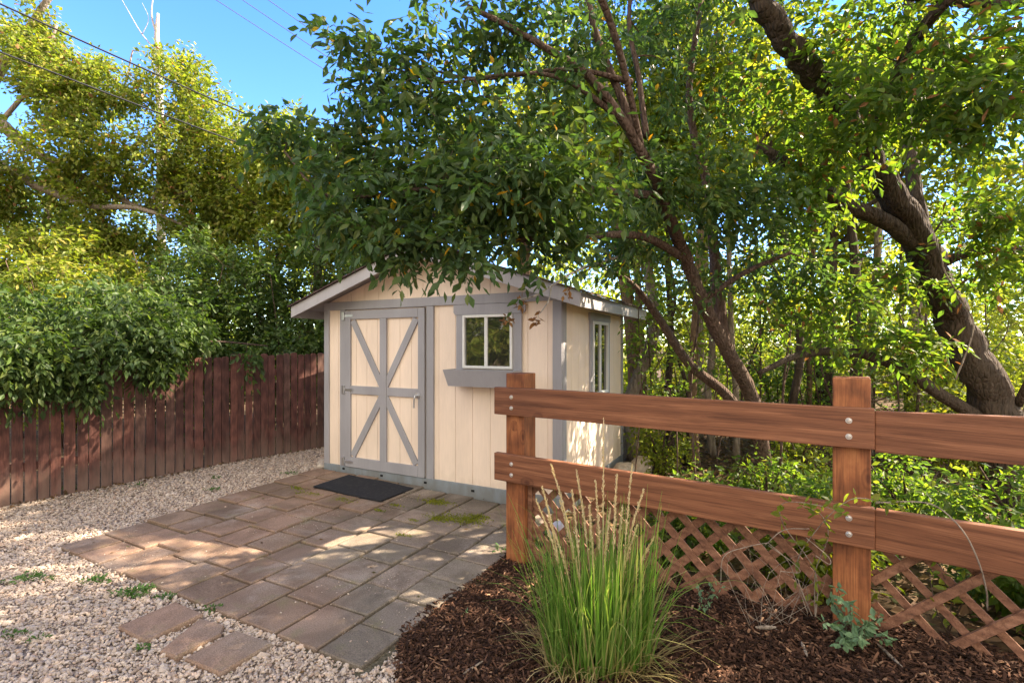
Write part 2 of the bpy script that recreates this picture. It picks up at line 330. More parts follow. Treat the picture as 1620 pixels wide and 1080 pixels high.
grid_sheet('gravel_yard', np.arange(-9, .1, .07), np.arange(.4, 9, .07), -.004, M['gravel_base'], lambda X, Y: left_of_fence(X, Y) & ~in_poly(X, Y, MULCH))
grid_sheet('mulch_bed', np.arange(-.7, 4.6, .05), np.arange(.5, 3.7, .05), .008, M['mulch_base'], lambda X, Y: in_poly(X, Y, MULCH))
def patio_keep(X, Y): return on_patio(X, Y) & ~in_poly(X, Y, MULCH)
grid_sheet('patio_base', np.arange(-3.6, .8, .06), np.arange(1.6, 6.4, .06), .004, M['joint'], patio_keep)

# ------------------------------------------------------------------ scattering
ICO_V = np.array([(0, 0, -1), (.7236, -.5257, -.4472), (-.2764, -.8506, -.4472), (-.8944, 0, -.4472), (-.2764, .8506, -.4472), (.7236, .5257, -.4472), (.2764, -.8506, .4472), (-.7236, -.5257, .4472), (-.7236, .5257, .4472), (.2764, .8506, .4472), (.8944, 0, .4472), (0, 0, 1)])
ICO_F = np.array([(0, 1, 2), (1, 0, 5), (0, 2, 3), (0, 3, 4), (0, 4, 5), (1, 5, 10), (2, 1, 6), (3, 2, 7), (4, 3, 8), (5, 4, 9), (1, 10, 6), (2, 6, 7), (3, 7, 8), (4, 8, 9), (5, 9, 10), (6, 10, 11), (7, 6, 11), (8, 7, 11), (9, 8, 11), (10, 9, 11)])
BOX_V = np.array([(x, y, z) for z in (-1, 1) for y in (-1, 1) for x in (-1, 1)], float)
BOX_F = np.array([(0, 2, 3, 1), (4, 5, 7, 6), (0, 1, 5, 4), (2, 6, 7, 3), (0, 4, 6, 2), (1, 3, 7, 5)])
def rotm(rng, n, tilt=math.pi):
    a = rng.uniform(0, 2 * math.pi, n); b = rng.normal(0, tilt, n); c = rng.normal(0, tilt, n)
    z = np.zeros(n); o = np.ones(n)
    Rz = np.stack([np.cos(a), -np.sin(a), z, np.sin(a), np.cos(a), z, z, z, o], -1).reshape(-1, 3, 3)
    Ry = np.stack([np.cos(b), z, np.sin(b), z, o, z, -np.sin(b), z, np.cos(b)], -1).reshape(-1, 3, 3)
    Rx = np.stack([o, z, z, z, np.cos(c), -np.sin(c), z, np.sin(c), np.cos(c)], -1).reshape(-1, 3, 3)
    return Rz @ Ry @ Rx
def stamp(rng, TV, TF, pos, scale, rot, jitter=0):
    n = len(pos); V = TV[None] * scale[:, None]
    if jitter: V = V * (1 + rng.uniform(-jitter, jitter, V.shape))
    V = np.einsum('nij,nkj->nki', rot, V) + pos[:, None]
    F = (TF[None] + (np.arange(n) * len(TV))[:, None, None]).reshape(-1, TF.shape[1])
    return V.reshape(-1, 3), F
rng = np.random.default_rng(7)
def noise_xy(X, Y): return .5 * np.sin(X * 5.1 + 1) * np.sin(Y * 4.3) + .5 * np.sin(X * 2.3 - Y * 3.1) + .25 * np.sin(X * 11 + Y * 9)
LOOSE = []   # loose slabs: outline on the ground
for q in (((186, 988), (229, 1013), (322, 971), (278, 950)), ((253, 1027), (278, 1038), (350, 1002), (355, 988), (317, 976)), ((292, 1038), (348, 1064), (431, 1017), (373, 995))):
    LOOSE.append(np.array([P(a, b, FPX * 1.474 / (b - HOR))[:2] for a, b in q]))
def in_loose(X, Y, e=0):
    k = np.zeros(np.shape(X), bool)
    for q in LOOSE: k |= in_poly(X, Y, [tuple(p) for p in q])
    return k
def scatter_pts(rng, n, x0, x1, y0, y1, ok, dens=lambda X, Y: 1):
    X = rng.uniform(x0, x1, n); Y = rng.uniform(y0, y1, n)
    vis = (abs(X) < 1.06 * Y + .35); k = vis & ok(X, Y) & (rng.uniform(0, 1, n) < dens(X, Y)); return X[k], Y[k]
gx, gy = scatter_pts(rng, 240000, -7.2, 0, 1.9, 7.4, lambda X, Y: left_of_fence(X, Y) & ~in_poly(X, Y, MULCH) & ~on_patio(X, Y, -.008) & ~in_loose(X, Y, -.005), lambda X, Y: np.clip(3.6 / Y, .42, 1) ** 1.1)
n = len(gx); s = rng.uniform(.0048, .0112, n) * (1 + .8 * (rng.uniform(0, 1, n) > .93))
V, F = stamp(rng, ICO_V, ICO_F, np.stack([gx, gy, G(gx, gy) + rng.uniform(-.002, .011, n)], -1), np.stack([s * rng.uniform(.9, 1.5, n), s * rng.uniform(.7, 1.1, n), s * rng.uniform(.5, .8, n)], -1), rotm(rng, n, .5), .25)
# strays on the paving
tag(link('gravel', npmesh('gravel', V, [F], M['stone'])), 'crushed pinkish tan gravel covering the yard in front of the fence', 'gravel', kind='stuff')
gx, gy = scatter_pts(rng, 450, -3.5, 0, 1.9, 5.5, lambda X, Y: on_patio(X, Y) & ~in_poly(X, Y, MULCH), lambda X, Y: np.exp(-np.clip(w2sh(X, Y)[1] + 2.5, 0, 9) * 2.6) + .03)
n = len(gx); s = rng.uniform(.003, .007, n)
V, F = stamp(rng, ICO_V, ICO_F, np.stack([gx, gy, G(gx, gy) + .025], -1), np.stack([s * 1.2, s, s * .7], -1), rotm(rng, n, .5), .25)
gx2, gy2 = scatter_pts(rng, 60000, -3.5, .6, 1.9, 6.4, lambda X, Y: on_patio(X, Y) & ~in_poly(X, Y, MULCH), lambda X, Y: np.clip(noise_xy(X, Y), 0, 1) * .35)
n2 = len(gx2); s2 = rng.uniform(.0015, .0038, n2); V2, F2 = stamp(rng, ICO_V, ICO_F, np.stack([gx2, gy2, G(gx2, gy2) + .020], -1), np.stack([s2 * 1.3, s2, s2 * .7], -1), rotm(rng, n2, .5), .25)
V, F = np.vstack([V, V2]), np.vstack([F, F2 + len(V)])
tag(link('stray_gravel', npmesh('stray_gravel', V, [F], M['stone'])), 'loose pale stones strayed onto the paving slabs', 'gravel', kind='stuff')
# mulch
def mulch_ok(X, Y): return in_poly(X, Y, MULCH)
def edge_ok(X, Y): return in_poly(X - .05, Y - .0, MULCH) | in_poly(X + .03, Y - .03, MULCH) | in_poly(X, Y, MULCH)
gx, gy = scatter_pts(rng, 90000, -.8, 3.4, 1.35, 3.7, edge_ok)
n = len(gx); L = rng.uniform(.004, .020, n) * (1 + 1.3 * (rng.uniform(0, 1, n) > .97)); W = rng.uniform(.0012, .005, n)
V, F = stamp(rng, BOX_V, BOX_F, np.stack([gx, gy, G(gx, gy) + rng.uniform(.006, .030, n) + .008 * np.sin(gx * 9) * np.sin(gy * 11)], -1), np.stack([L, W, rng.uniform(.0008, .003, n)], -1), rotm(rng, n, .38), .35)
tag(link('bark_mulch', npmesh('bark_mulch', V, [F], M['chip'])), 'dark brown shredded bark mulch around the grass clump', 'mulch', kind='stuff')

# ------------------------------------------------------------------ paving
def slab(mb, cx, cy, hx, hy, rngl, z0=None, world=False):
    X, Y = sh2w(cx, cy); z = (G(X, Y) if z0 is None else z0) + .022 + rngl.uniform(-.006, .005)
    tx, ty = rngl.uniform(-.016, .016, 2); e = .006; V = []
    for (k, dz) in ((0, -.045), (0, -.006), (e, 0)):
        for (a, b) in ((-1, -1), (1, -1), (1, 1), (-1, 1)):
            x = a * (hx - k); y = b * (hy - k); wx, wy = sh2w(cx + x, cy + y); V.append((wx, wy, z + dz + tx * x + ty * y))
    F = [(8, 9, 10, 11)] + [(r * 4 + i, r * 4 + (i + 1) % 4, r * 4 + 4 + (i + 1) % 4, r * 4 + 4 + i) for r in (0, 1) for i in range(4)]
    mb.add(V, F)
mb = MB(); rp = np.random.default_rng(3); ps = .3
for i in range(10):
    x = -.15 - i * ps; 
    off = (0, .12, .02, .16, 0, .13, .04, .15, .0, .0)[i]
    y = -.05 + off * .5 ; lim = -2.44
    while y > lim + .04:
        h = min(ps, y - lim)
        if y - lim - h < .1: h = y - lim
        y1 = min(y, -.012)
        cy_ = (y1 + y - h) / 2; X, Y = sh2w(x, cy_)
        hy = (y1 - (y - h)) / 2 - .004
        if hy > .03 and not in_poly(np.array(X + .05), np.array(Y), MULCH): slab(mb, x + rp.uniform(-.003, .003), cy_, ps / 2 - rp.uniform(.006, .011), hy - rp.uniform(.001, .007), rp)
        y -= h
me_p = mb.build('patio', M['paver']); tag(me_p, kind='structure')
labs = ('rust-brown square paving slab lying loose on the gravel, leftmost of three', 'tilted middle slab of the three set apart in the gravel', 'greyish loose paving slab in gravel nearest the mulch bed')
for q, lb in zip(LOOSE, labs):
    c_ = q.mean(0); m_ = len(q); mb = MB(); V = []
    for (k, z) in ((1, -.03), (1, .016), (.955, .026)):
        for i, p in enumerate(q): d = (p - c_) * k; V.append((d[0], d[1], z + .03 * d[0]))
    mb.add(V, [tuple(range(2 * m_, 3 * m_))] + [(r * m_ + i, r * m_ + (i + 1) % m_, r * m_ + m_ + (i + 1) % m_, r * m_ + m_ + i) for r in (0, 1) for i in range(m_)])
    tag(mb.build('paving_slab', M['paver'], None, (c_[0], c_[1], float(G(*c_)))), lb, 'paving slab', 'loose paving slabs in the gravel')

# ------------------------------------------------------------------ shed
W_, D_, T_ = 2.93, 2.03, .02
shed = thing('garden_shed', 'peach garden shed with taupe trim, planked door and shingled gable roof', 'shed', (SX, SY, 0), SA)
OH, EV = .262, .272
ZE, ZA = 1.955, 2.52                            # fascia top at the eave end and at the apex
slope = (ZA - ZE) / (W_ / 2 + EV)
zr = lambda x: ZA - slope * abs(x + W_ / 2)     # roof line over the wall
def fx(px):
    k = (px - 810) / FPX; return (SY * k - SX) / (ca + k * -sa)
def fz(px, py): Y = SY + sa * fx(px); return EYE - (py - HOR) / FPX * Y
# walls with grooves
mb = MB()
mb.prism([(-W_, .13), (0, .13), (0, zr(0) - .06), (-W_ / 2, ZA - .06), (-W_, zr(-W_) - .06)], .008, .05)
pitch = .2; x = -W_
while x < -.001:
    x1 = min(x + pitch, 0); a, b = x + .002, x1 - .002
    pts = [(a, .145), (b, .145), (b, zr(b) - .06)] + ([(-W_ / 2, ZA - .06)] if a < -W_ / 2 < b else []) + [(a, zr(a) - .06)]
    mb.prism(pts, 0, .008); x = x1
mb.build('front_wall', M['siding'], shed)
for nm, xo, sgn in (('side_wall', 0, 1), ('side_wall', -W_, -1)):
    mb = MB(); y = .052; zt = zr(0) - .05
    a0, a1 = (xo - .05, xo - .008) if sgn > 0 else (xo + .008, xo + .05)
    wy0, wy1, wz0, wz1 = .83, 1.36, .98, 1.76
    segs = [(.052, wy0, .13, zt), (wy1, D_, .13, zt), (wy0, wy1, .13, wz0), (wy0, wy1, wz1, zt)] if sgn > 0 else [(.052, D_, .13, zt)]
    for (b0, b1, z0, z1) in segs: mb.box(a0, a1, b0, b1, z0, z1)
    b0, b1 = (xo - .008, xo) if sgn > 0 else (xo, xo + .008)
    while y < D_ - .001:
        y1 = min(y + pitch, D_)
        for (q0, q1, z0, z1) in segs:
            c0, c1 = max(y + .002, q0), min(y1 - .002, q1)
            if c1 > c0 + .01: mb.box(b0, b1, c0, c1, max(z0, .145), z1)
        y = y1
    mb.build(nm, M['siding'], shed)
mb = MB(); mb.box(-W_ + .05, -.05, D_ - .05, D_, .13, zr(0) - .06); mb.build('back_wall', M['siding'], shed)
mb = MB(); mb.box(-W_ + .06, -.06, .06, D_ - .06, .10, .13); mb.build('floor_deck', M['trim'], shed)
# skirt
mb = MB(); mb.box(-W_ - .012, .012, -.022, .02, -.05, .146); mb.box(-.02, .014, .021, D_, -.05, .146); mb.box(-W_ - .014, -W_ + .02, .021, D_, -.05, .146); mb.build('skirt_board', M['skirt'], shed, bevel=.002)
for (px, py) in ((546, 740), (606, 751), (675, 762), (750, 775)):
    mb = MB(); x, z = fx(px), fz(px, py); mb.box(x - .018, x + .018, -.0245, -.015, z - .012, z + .010); mb.build('vent_slot', M['black'], shed)
# corner boards and frieze
zf = 1.905
mb = MB(); mb.box(-W_ - .012, -W_ + .062, -.02, 0.002, .147, zf); mb.box(-W_ - .016, -W_ + .002, .003, .06, .147, 1.93); mb.build('corner_board', M['trim'], shed, bevel=.002)
mb = MB(); mb.box(-.075, .012, -.02, .002, .147, zf); mb.box(-.004, .018, .003, .085, .147, 1.93); mb.build('corner_board', M['trim'], shed, bevel=.002)
mb = MB(); mb.box(-.075 + .02, .012, D_ - .06, D_ + .018, .147, 1.93); mb.build('corner_board', M['trim'], shed, bevel=.002)
mb = MB(); mb.box(-W_ - .010, .010, -.023, .002, zf + .0015, zf + .092); mb.build('frieze_board', M['trim'], shed, bevel=.002)
# roof: deck + shingles, rake boards, eave fascia
for sgn in (-1, 1):
    mb = MB(); xa = -W_ / 2; xe = xa + sgn * (W_ / 2 + EV)
    y0, y1 = -OH, D_ + .14
    for (z0, z1, e, ya, yb) in ((-.045, -.012, 0, y0 + .02, y1 - .02),):
        V = [(xa, ya, ZA + z0), (xe, ya, ZE + z0), (xe, ya, ZE + z1), (xa, ya, ZA + z1), (xa, yb, ZA + z0), (xe, yb, ZE + z0), (xe, yb, ZE + z1), (xa, yb, ZA + z1)]
        mb.add(V, [(0, 1, 2, 3), (7, 6, 5, 4), (0, 4, 5, 1), (3, 2, 6, 7), (1, 5, 6, 2), (0, 3, 7, 4)])
    rf = mb.build('roof_deck', M['trim_roof'], shed)
    mb = MB(); N = 12; Lx = W_ / 2 + EV + .03
    for k in range(N):         # overlapping shingle courses
        t0, t1 = k / N, (k + 1) / N + .015
        xA, xB = xa + sgn * Lx * t0, xa + sgn * Lx * min(t1, 1.0); zA = ZA - slope * Lx * t0; zB = ZA - slope * Lx * min(t1, 1)
        V = [(xA, y0 - .025, zA - .008), (xB, y0 - .025, zB - .006), (xB, y0 - .025, zB + .012), (xA, y0 - .025, zA + .002)]
        V += [(a, y1 + .025, c) for a, b, c in V]
        mb.add(V, [(0, 1, 2, 3), (7, 6, 5, 4), (0, 4, 5, 1), (3, 2, 6, 7), (1, 5, 6, 2), (0, 3, 7, 4)])
    mb.build('shingles', M['shingle'], shed)
    mb = MB(); hb = .125
    q = [(xa, ZA - hb - .010), (xe, ZE - hb - .010), (xe, ZE - .010), (xa, ZA - .010)]
    if sgn < 0: q = q[::-1]
    mb.prism(q, y0, y0 + .02); mb.build('rake_board', M['trim_roof'], shed, bevel=.002)
    mb = MB(); mb.box(min(xe, xe - sgn * .02), max(xe, xe - sgn * .02), y0 + .021, y1, ZE - hb - .008, ZE - .012); mb.build('eave_fascia', M['trim_roof'], shed, bevel=.002)
# door
xL, xR = fx(549), fx(674.5); zT, zB = fz(600, 490), .150
dz = lambda a: zB + (zT - zB) * a
mb = MB(); cw = fx(549) - fx(540); 
mb.box(fx(540), fx(548.3), -.021, .002, .147, zf - .001); mb.box(fx(676.3), fx(687.5), -.021, .002, .147, zf - .001); mb.box(fx(548.3) + .001, fx(676.3) - .001, -.021, .002, zT + .010, zf - .001)
mb.build('door_casing', M['trim'], shed, bevel=.002)
door = MB()
x = xL
while x < xR - .001:
    x1 = min(x + .155, xR); door.box(x + .002, x1 - .002, -.012, .0, zB + .004, zT); x = x1
door.box(xL, xR, .0, .006, zB + .004, zT)
door = door.build('door', M['siding'], shed)
mb = MB(); sw = .083; yb, yf = -.0125, -.034
mb.box(xL, xL + sw, yf, yb, zB, zT); mb.box(xR - sw, xR, yf, yb, zB, zT)
mb.box(xL + sw + .001, xR - sw - .001, yf - .001, yb, zT - .095, zT); mb.box(xL + sw + .001, xR - sw - .001, yf - .001, yb, zB, zB + .11)
xm = (xL + xR) / 2; zm = fz(560, 616); xq = xm + .005
mb.box(xq - .045, xq + .045, yf - .003, yb, zB + .111, zT - .096)
mb.box(xL + sw + .001, xq - .046, yf + .002, yb, zm - .045, zm + .045); mb.box(xq + .046, xR - sw - .001, yf + .002, yb, zm - .045, zm + .045)
for (a, b) in (((xL + sw + .03, zT - .11), (xq - .02, zm + .05)), ((xR - sw - .03, zT - .11), (xq + .02, zm + .05)), ((xL + sw + .03, zB + .125), (xq - .02, zm - .05)), ((xR - sw - .03, zB + .125), (xq + .02, zm - .05))):
    mb.strip(a, b, .075, yf + .004, yb)
mb.build('door_frame', M['trim'], door, bevel=.002)
mb = MB(); mb.box(xR + .001, fx(676.3) - .001, -.004, .002, .15, zT + .008); mb.build('door_gap', M['black'], shed)
for z in (zT - .055, zm, zB + .055):
    mb = MB(); mb.box(xL - .045, xL - .012, -.039, -.0215, z - .045, z + .045); mb.strip((xL - .012, z + .0), (xL + .125, z + .0), .028, -.0395, -.0355)
    mb.tube([(xL - .006, -.041, z - .045), (xL - .006, -.041, z + .045)], .007, 8); mb.build('hinge', M['zinc'], door, bevel=.001)
hx, hz = fx(664), fz(664, 625)
mb = MB(); mb.tube([(hx, -.034, hz), (hx, -.044, hz)], .032, 16); mb.tube([(hx, -.044, hz), (hx, -.075, hz)], .014, 10)
mb.tube(smoothpath([(hx, -.078, hz + .005), (hx - .004, -.084, hz - .03), (hx - .012, -.08, hz - .08), (hx - .016, -.078, hz - .125)]), .0085, 8); mb.build('handle', M['zinc'], door, smooth=False, bevel=.0015)
# front window
wx0, wx1, wz0, wz1 = fx(734), fx(812.5), fz(775, 583), fz(775, 497.5)
mb = MB(); mb.box(fx(723.5), wx0 - .001, -.022, .002, wz0 - .07, wz1 + .002); mb.box(wx1 + .001, fx(826.5), -.022, .002, wz0 - .07, wz1 + .002)
hx0, hx1, hz1 = fx(719.5), fx(832.5), zf - .001
mb.prism([(hx0 + .02, wz1 + .003), (hx1 - .02, wz1 + .003), (hx1, wz1 + .03), (hx1, hz1), (hx0, hz1), (hx0, wz1 + .03)], -.026, .002)
mb.build('window_casing', M['trim'], shed, bevel=.002)
win = MB(); fw = .026
win.box(wx0, wx0 + fw, -.034, -.001, wz0, wz1); win.box(wx1 - fw, wx1, -.034, -.001, wz0, wz1)
win.box(wx0 + fw, wx1 - fw, -.034, -.001, wz1 - fw, wz1); win.box(wx0 + fw, wx1 - fw, -.034, -.001, wz0, wz0 + fw)
wm = (wx0 + wx1) / 2 - .01; win.box(wm - .017, wm + .017, -.030, -.001, wz0 + fw, wz1 - fw)
win = win.build('window', M['white'], shed, bevel=.003)
mb = MB(); mb.box(wx0 + fw, wm - .017, -.012, -.008, wz0 + fw, wz1 - fw); mb.build('pane', M['glass'], win)
mb = MB(); mb.box(wm + .017, wx1 - fw, -.018, -.014, wz0 + fw, wz1 - fw); mb.build('pane', M['glass'], win)
# window box
bx0, bx1 = fx(723), fx(826); bt, bb = wz0 - .008, wz0 - .165; pr = .20
mb = MB()
o_ = [(bx0 - .015, -.023, bt), (bx1 + .015, -.023, bt), (bx1 + .015, -pr - .023, bt), (bx0 - .015, -pr - .023, bt)]
bt_ = [(bx0 + .02, -.023, bb), (bx1 - .02, -.023, bb), (bx1 - .02, -pr + .015, bb), (bx0 + .02, -pr + .015, bb)]
i_ = [(bx0 + .003, -.041, bt), (bx1 - .003, -.041, bt), (bx1 - .003, -pr - .005, bt), (bx0 + .003, -pr - .005, bt)]
ib = [(bx0 + .035, -.041, bb + .02), (bx1 - .035, -.041, bb + .02), (bx1 - .035, -pr + .028, bb + .02), (bx0 + .035, -pr + .028, bb + .02)]
V = o_ + bt_ + i_ + ib; F = [(4, 5, 6, 7)[::-1], (12, 13, 14, 15)]
for k in range(4):
    l = (k + 1) % 4; F += [(k, l, l + 4, k + 4), (k, k + 8, l + 8, l), (k + 8, k + 12, l + 12, l + 8)]
mb.add(V, F); wb = mb.build('window_box', M['trim'], shed)
mb = MB(); mb.box(bx0 + .03, bx1 - .03, -pr + .02, -.045, bt - .06, bt - .015); mb.build('soil', M['mulch_base'], wb)
# side window (faces the trees)
wy0, wy1, wz0s, wz1s = .83, 1.36, .98, 1.76
win = MB(); fw = .03
win.box(-.02, .03, wy0, wy0 + fw, wz0s, wz1s); win.box(-.02, .03, wy1 - fw, wy1, wz0s, wz1s); win.box(-.02, .03, wy0 + fw, wy1 - fw, wz1s - fw, wz1s); win.box(-.02, .03, wy0 + fw, wy1 - fw, wz0s, wz0s + fw); win.box(-.015, .022, 1.075, 1.115, wz0s + fw, wz1s - fw)
win = win.build('window', M['white'], shed, bevel=.002)
for (y0, y1) in ((wy0 + fw, 1.075), (1.115, wy1 - fw)):
    mb = MB(); mb.box(.004, .008, y0, y1, wz0s + fw, wz1s - fw); mb.build('pane', M['glass'], win)
mb = MB(); mb.box(-.002, .020, wy0 - .075, wy0 - .001, wz0s - .05, wz1s + .002); mb.box(-.002, .020, wy1 + .001, wy1 + .075, wz0s - .05, wz1s + .002); mb.box(-.002, .024, wy0 - .09, wy1 + .09, wz1s + .003, wz1s + .085)
mb.build('window_casing', M['trim'], shed, bevel=.002)

# door mat
cs = [P(px, py, FPX * (EYE - z) / (py - HOR))[:2] for px, py, z in ((549, 756, .075), (655, 770, .06), (606, 796, .055), (494, 771, .07))]
cc = np.mean(cs, 0); l = [w2sh(*c) for c in cs]
mlx = (l[0][0] + l[3][0]) / 2, (l[1][0] + l[2][0]) / 2; mly = (l[2][1] + l[3][1]) / 2, (l[0][1] + l[1][1]) / 2
mcx, mcy = sum(mlx) / 2, sum(mly) / 2; X, Y = sh2w(mcx, mcy)
hxm, hym = (mlx[1] - mlx[0]) / 2, (mly[1] - mly[0]) / 2
mb = MB(); nx = 12
for i in range(nx):          # ribbed rubber mat with a soft wave
    for j in range(1):
        pass
gxs, gys = np.linspace(-hxm, hxm, 25), np.linspace(-hym, hym, 13)
XX, YY = np.meshgrid(gxs, gys); wxs, wys = sh2w(XX + mcx, YY + mcy); ZZ = G(wxs, wys) - float(G(X, Y)) + .004 * np.sin(XX * 9 + 1) * np.sin(YY * 7)
top = np.stack([XX, YY, ZZ + .009], -1).reshape(-1, 3); bot = np.stack([XX, YY, ZZ - .006], -1).reshape(-1, 3)
i = (np.arange(12)[:, None] * 25 + np.arange(24)[None]).ravel(); F1 = np.stack([i, i + 1, i + 26, i + 25], -1); nb = 25 * 13
ring = list(range(25)) + [25 * k + 24 for k in range(1, 13)] + list(range(25 * 13 - 2, 25 * 12 - 1, -1)) + [25 * k for k in range(11, 0, -1)]
Fr = [(ring[k], ring[k] + nb, ring[(k + 1) % len(ring)] + nb, ring[(k + 1) % len(ring)]) for k in range(len(ring))]
tag(link('doormat', npmesh('doormat', np.vstack([top, bot]), [F1, np.array(Fr), F1[:, ::-1] + nb], M['mat']), None, (X, Y, float(G(X, Y)) + .032), (0, 0, SA)), 'black ribbed rubber doormat on the pavers before the shed door', 'doormat')

# ------------------------------------------------------------------ picket fence on the left
fa = math.atan2(FD[1], FD[0]); L0 = -2.9
fo = FQ + FD * L0
pf = thing('picket_fence', 'tall red-brown fence of vertical boards along the gravel, overgrown with creeper', 'fence', (fo[0], fo[1], 0), fa)
rf_ = np.random.default_rng(5); mb = MB(); s = 0.0; END = 7.6
while s < END:
    wd = rf_.uniform(.078, .088); X, Y = fo + FD * (s + wd / 2); gz = float(G(X, Y)); zt = 1.385 + .03 * max(0, 4.4 - s) + rf_.uniform(-.02, .02) + .018 * math.sin(s * 1.3)
    yo = rf_.uniform(-.004, .004); ln = rf_.uniform(-.006, .006); a, b = s, s + wd; z0 = gz - .03 + rf_.uniform(0, .02)
    c = .018
    mb.prism([(a, z0), (b, z0), (b + ln, zt - c), (b + ln - c, zt), (a + ln + c, zt), (a + ln, zt - c)], yo - .008, yo + .009)
    s += wd + rf_.uniform(.007, .019)
mb.build('boards', M['picket'], pf, bevel=.0015)
for z in (.35, 1.15):
    mb = MB(); mb.box(0, END, .012, .05, z - .04, z + .04); mb.build('rail', M['picket'], pf)
s = .4
while s < END:
    mb = MB(); mb.box(s - .045, s + .045, .051, .14, -.1, 1.30); mb.build('post', M['picket'], pf); s += 2.2

# ------------------------------------------------------------------ rail fence with lattice on the right
ft = math.atan2(FT[1], FT[0])
rfen = thing('rail_fence', 'stained cedar rail fence with crossed lattice below the lower rail', 'fence', (FP[0], FP[1], 0), ft)
def board(name, x0, x1, y0, y1, z0, z1, mat, parent, rot=0, ox=0, oy=0, zs=0):
    """a long board with slightly uneven edges; zs is the climb along its length"""
    rb = np.random.default_rng(int(abs(x1 * 100 + z0 * 1000))); mb = MB(); N = 14
    t = np.linspace(x0, x1, N); wv = np.cumsum(rb.normal(0, .0012, N)); V = []
    for i, x in enumerate(t):
        k = zs * (x - x0)
        V += [(x - ox, y0 - oy, z0 + k + wv[i]), (x - ox, y1 - oy, z0 + k + wv[i]), (x - ox, y1 - oy, z1 + k + wv[i] * .7), (x - ox, y0 - oy, z1 + k + wv[i] * .7)]
    F = [(3, 2, 1, 0), tuple(4 * (N - 1) + q for q in range(4))]
    for i in range(N - 1):
        for q in range(4): F.append((4 * i + q, 4 * i + (q + 1) % 4, 4 * i + 4 + (q + 1) % 4, 4 * i + 4 + q))
    mb.add(V, F); o = mb.build(name, mat, parent, (ox, oy, 0), (0, 0, rot), bevel=.004, segs=2); return o
PW = .075; SP = 1.902
for (x, zt, zb, rz) in ((.0, 1.312, -.1, 0), (SP, 1.350, 0, 0)):
    mb = MB(); mb.box(-PW, PW, -PW, PW, zb, zt); mb.build('post', M['post'], rfen, (x, 0, 0), (0, 0, rz), bevel=.006, segs=2)
def rails(parent, x0, x1, y0, y1, ztop, zlow, zs=0):
    r1 = board('rail', x0, x1, y0, y1, ztop - .187, ztop, M['rail'], parent, zs=zs)
    r2 = board('rail', x0, x1, y0, y1, zlow - .187, zlow, M['rail'], parent, zs=zs); return r1, r2
r1, r2 = rails(rfen, -.145, SP + .088, -PW - .043, -PW - .002, 1.215, .763)
def bolts(rail, x, zc, y):
    for dz_ in (.032, -.042):
        V, F = tube(np.array([(x, y + .002, zc + dz_), (x, y - .004, zc + dz_), (x, y - .004, zc + dz_), (x, y - .008, zc + dz_)]), [.0135, .0135, .010, .006], 14)
        mb = MB(); mb.add(V, F); mb.build('bolt', M['bolt'], rail)
for rl, zc in ((r1, 1.122), (r2, .670)):
    for x in (.0, SP - .01): bolts(rl, x, zc, -PW - .043)
V, F = tube(np.array([(0, -PW + .003, 0), (0, -PW - .0015, 0), (0, -PW - .0025, 0)]), [.030, .028, .012], 18); mb = MB(); mb.add(V * np.array([1, 1, 1.35]), F)
kn = mb.build('knot', M['post'], rfen, (-.005, 0, .955))
# lattice, left bay
def lattice(parent, x0, x1, zb0, zb1, zt0, zt1, sp_a, sp_b, yf, wa, wb, tha, thb, name='lattice_panel', flip=False):
    """crossed strips clipped to the bay; a leans one way in front, b the other way behind"""
    mb = MB()
    zb = lambda x: zb0 + (zb1 - zb0) * (x - x0) / (x1 - x0); zt = lambda x: zt0 + (zt1 - zt0) * (x - x0) / (x1 - x0)
    def run(sp, lean, wd, ya, yb):
        c = x0 - 1.2 + .03
        while c < x1 + 1.2:
            a, b = None, None; ts = np.linspace(-1.2, 1.2, 481); xx = c + ts; zz = .4 + ts * lean
            k = (xx > x0) & (xx < x1) & (zz > zb(xx)) & (zz < zt(xx))
            if k.sum() > 8: idx = np.where(k)[0]; mb.strip((xx[idx[0]], zz[idx[0]]), (xx[idx[-1]], zz[idx[-1]]), wd, ya, yb)
            c += sp
    run(sp_a, 1 if flip else -1, wa, yf, yf + tha); run(sp_b, -1 if flip else 1, wb, yf + tha + .001, yf + tha + thb)
    return mb.build(name, M['lattice'], parent, bevel=.001)
lattice(rfen, PW + .005, SP - PW - .005, .01, .13, .60, .60, .155, .155, -.02, .044, .044, .008, .008)
mb = MB(); mb.box(PW + .003, PW + .035, -.035, -.022, .0, .58); mb.build('lattice_trim', M['lattice'], rfen)
# right bay, turned a little more towards the camera
tx, ty = SP + .091, -PW - .012
bay = bpy.data.objects.new('far_bay', None)
ra = R(-10)
def bay_xy(x, y): return tx + math.cos(ra) * x - math.sin(ra) * y, ty + math.sin(ra) * x + math.cos(ra) * y
def rail_bay(z): 
    o = board('rail', 0, 1.9, -.02, .022, z - .187, z, M['rail'], rfen, zs=.045); o.location = (tx, ty, 0); o.rotation_euler = (0, 0, ra); return o
b1, b2 = rail_bay(1.205), rail_bay(.756)
o = lattice(rfen, -.02, 1.85, .02, .06, .69, .77, .235, .152, .05, .036, .034, .022, .008, flip=True); o.location = (tx, ty, 0); o.rotation_euler = (0, 0, ra)
X, Y = bay_xy(1.9, .12); mb = MB(); mb.box(-PW, PW, -PW, PW, 0, 1.40); mb.build('post', M['post'], rfen, (X, Y, 0), (0, 0, ra), bevel=.006, segs=2)
for rl in (b1, b2):
    pass

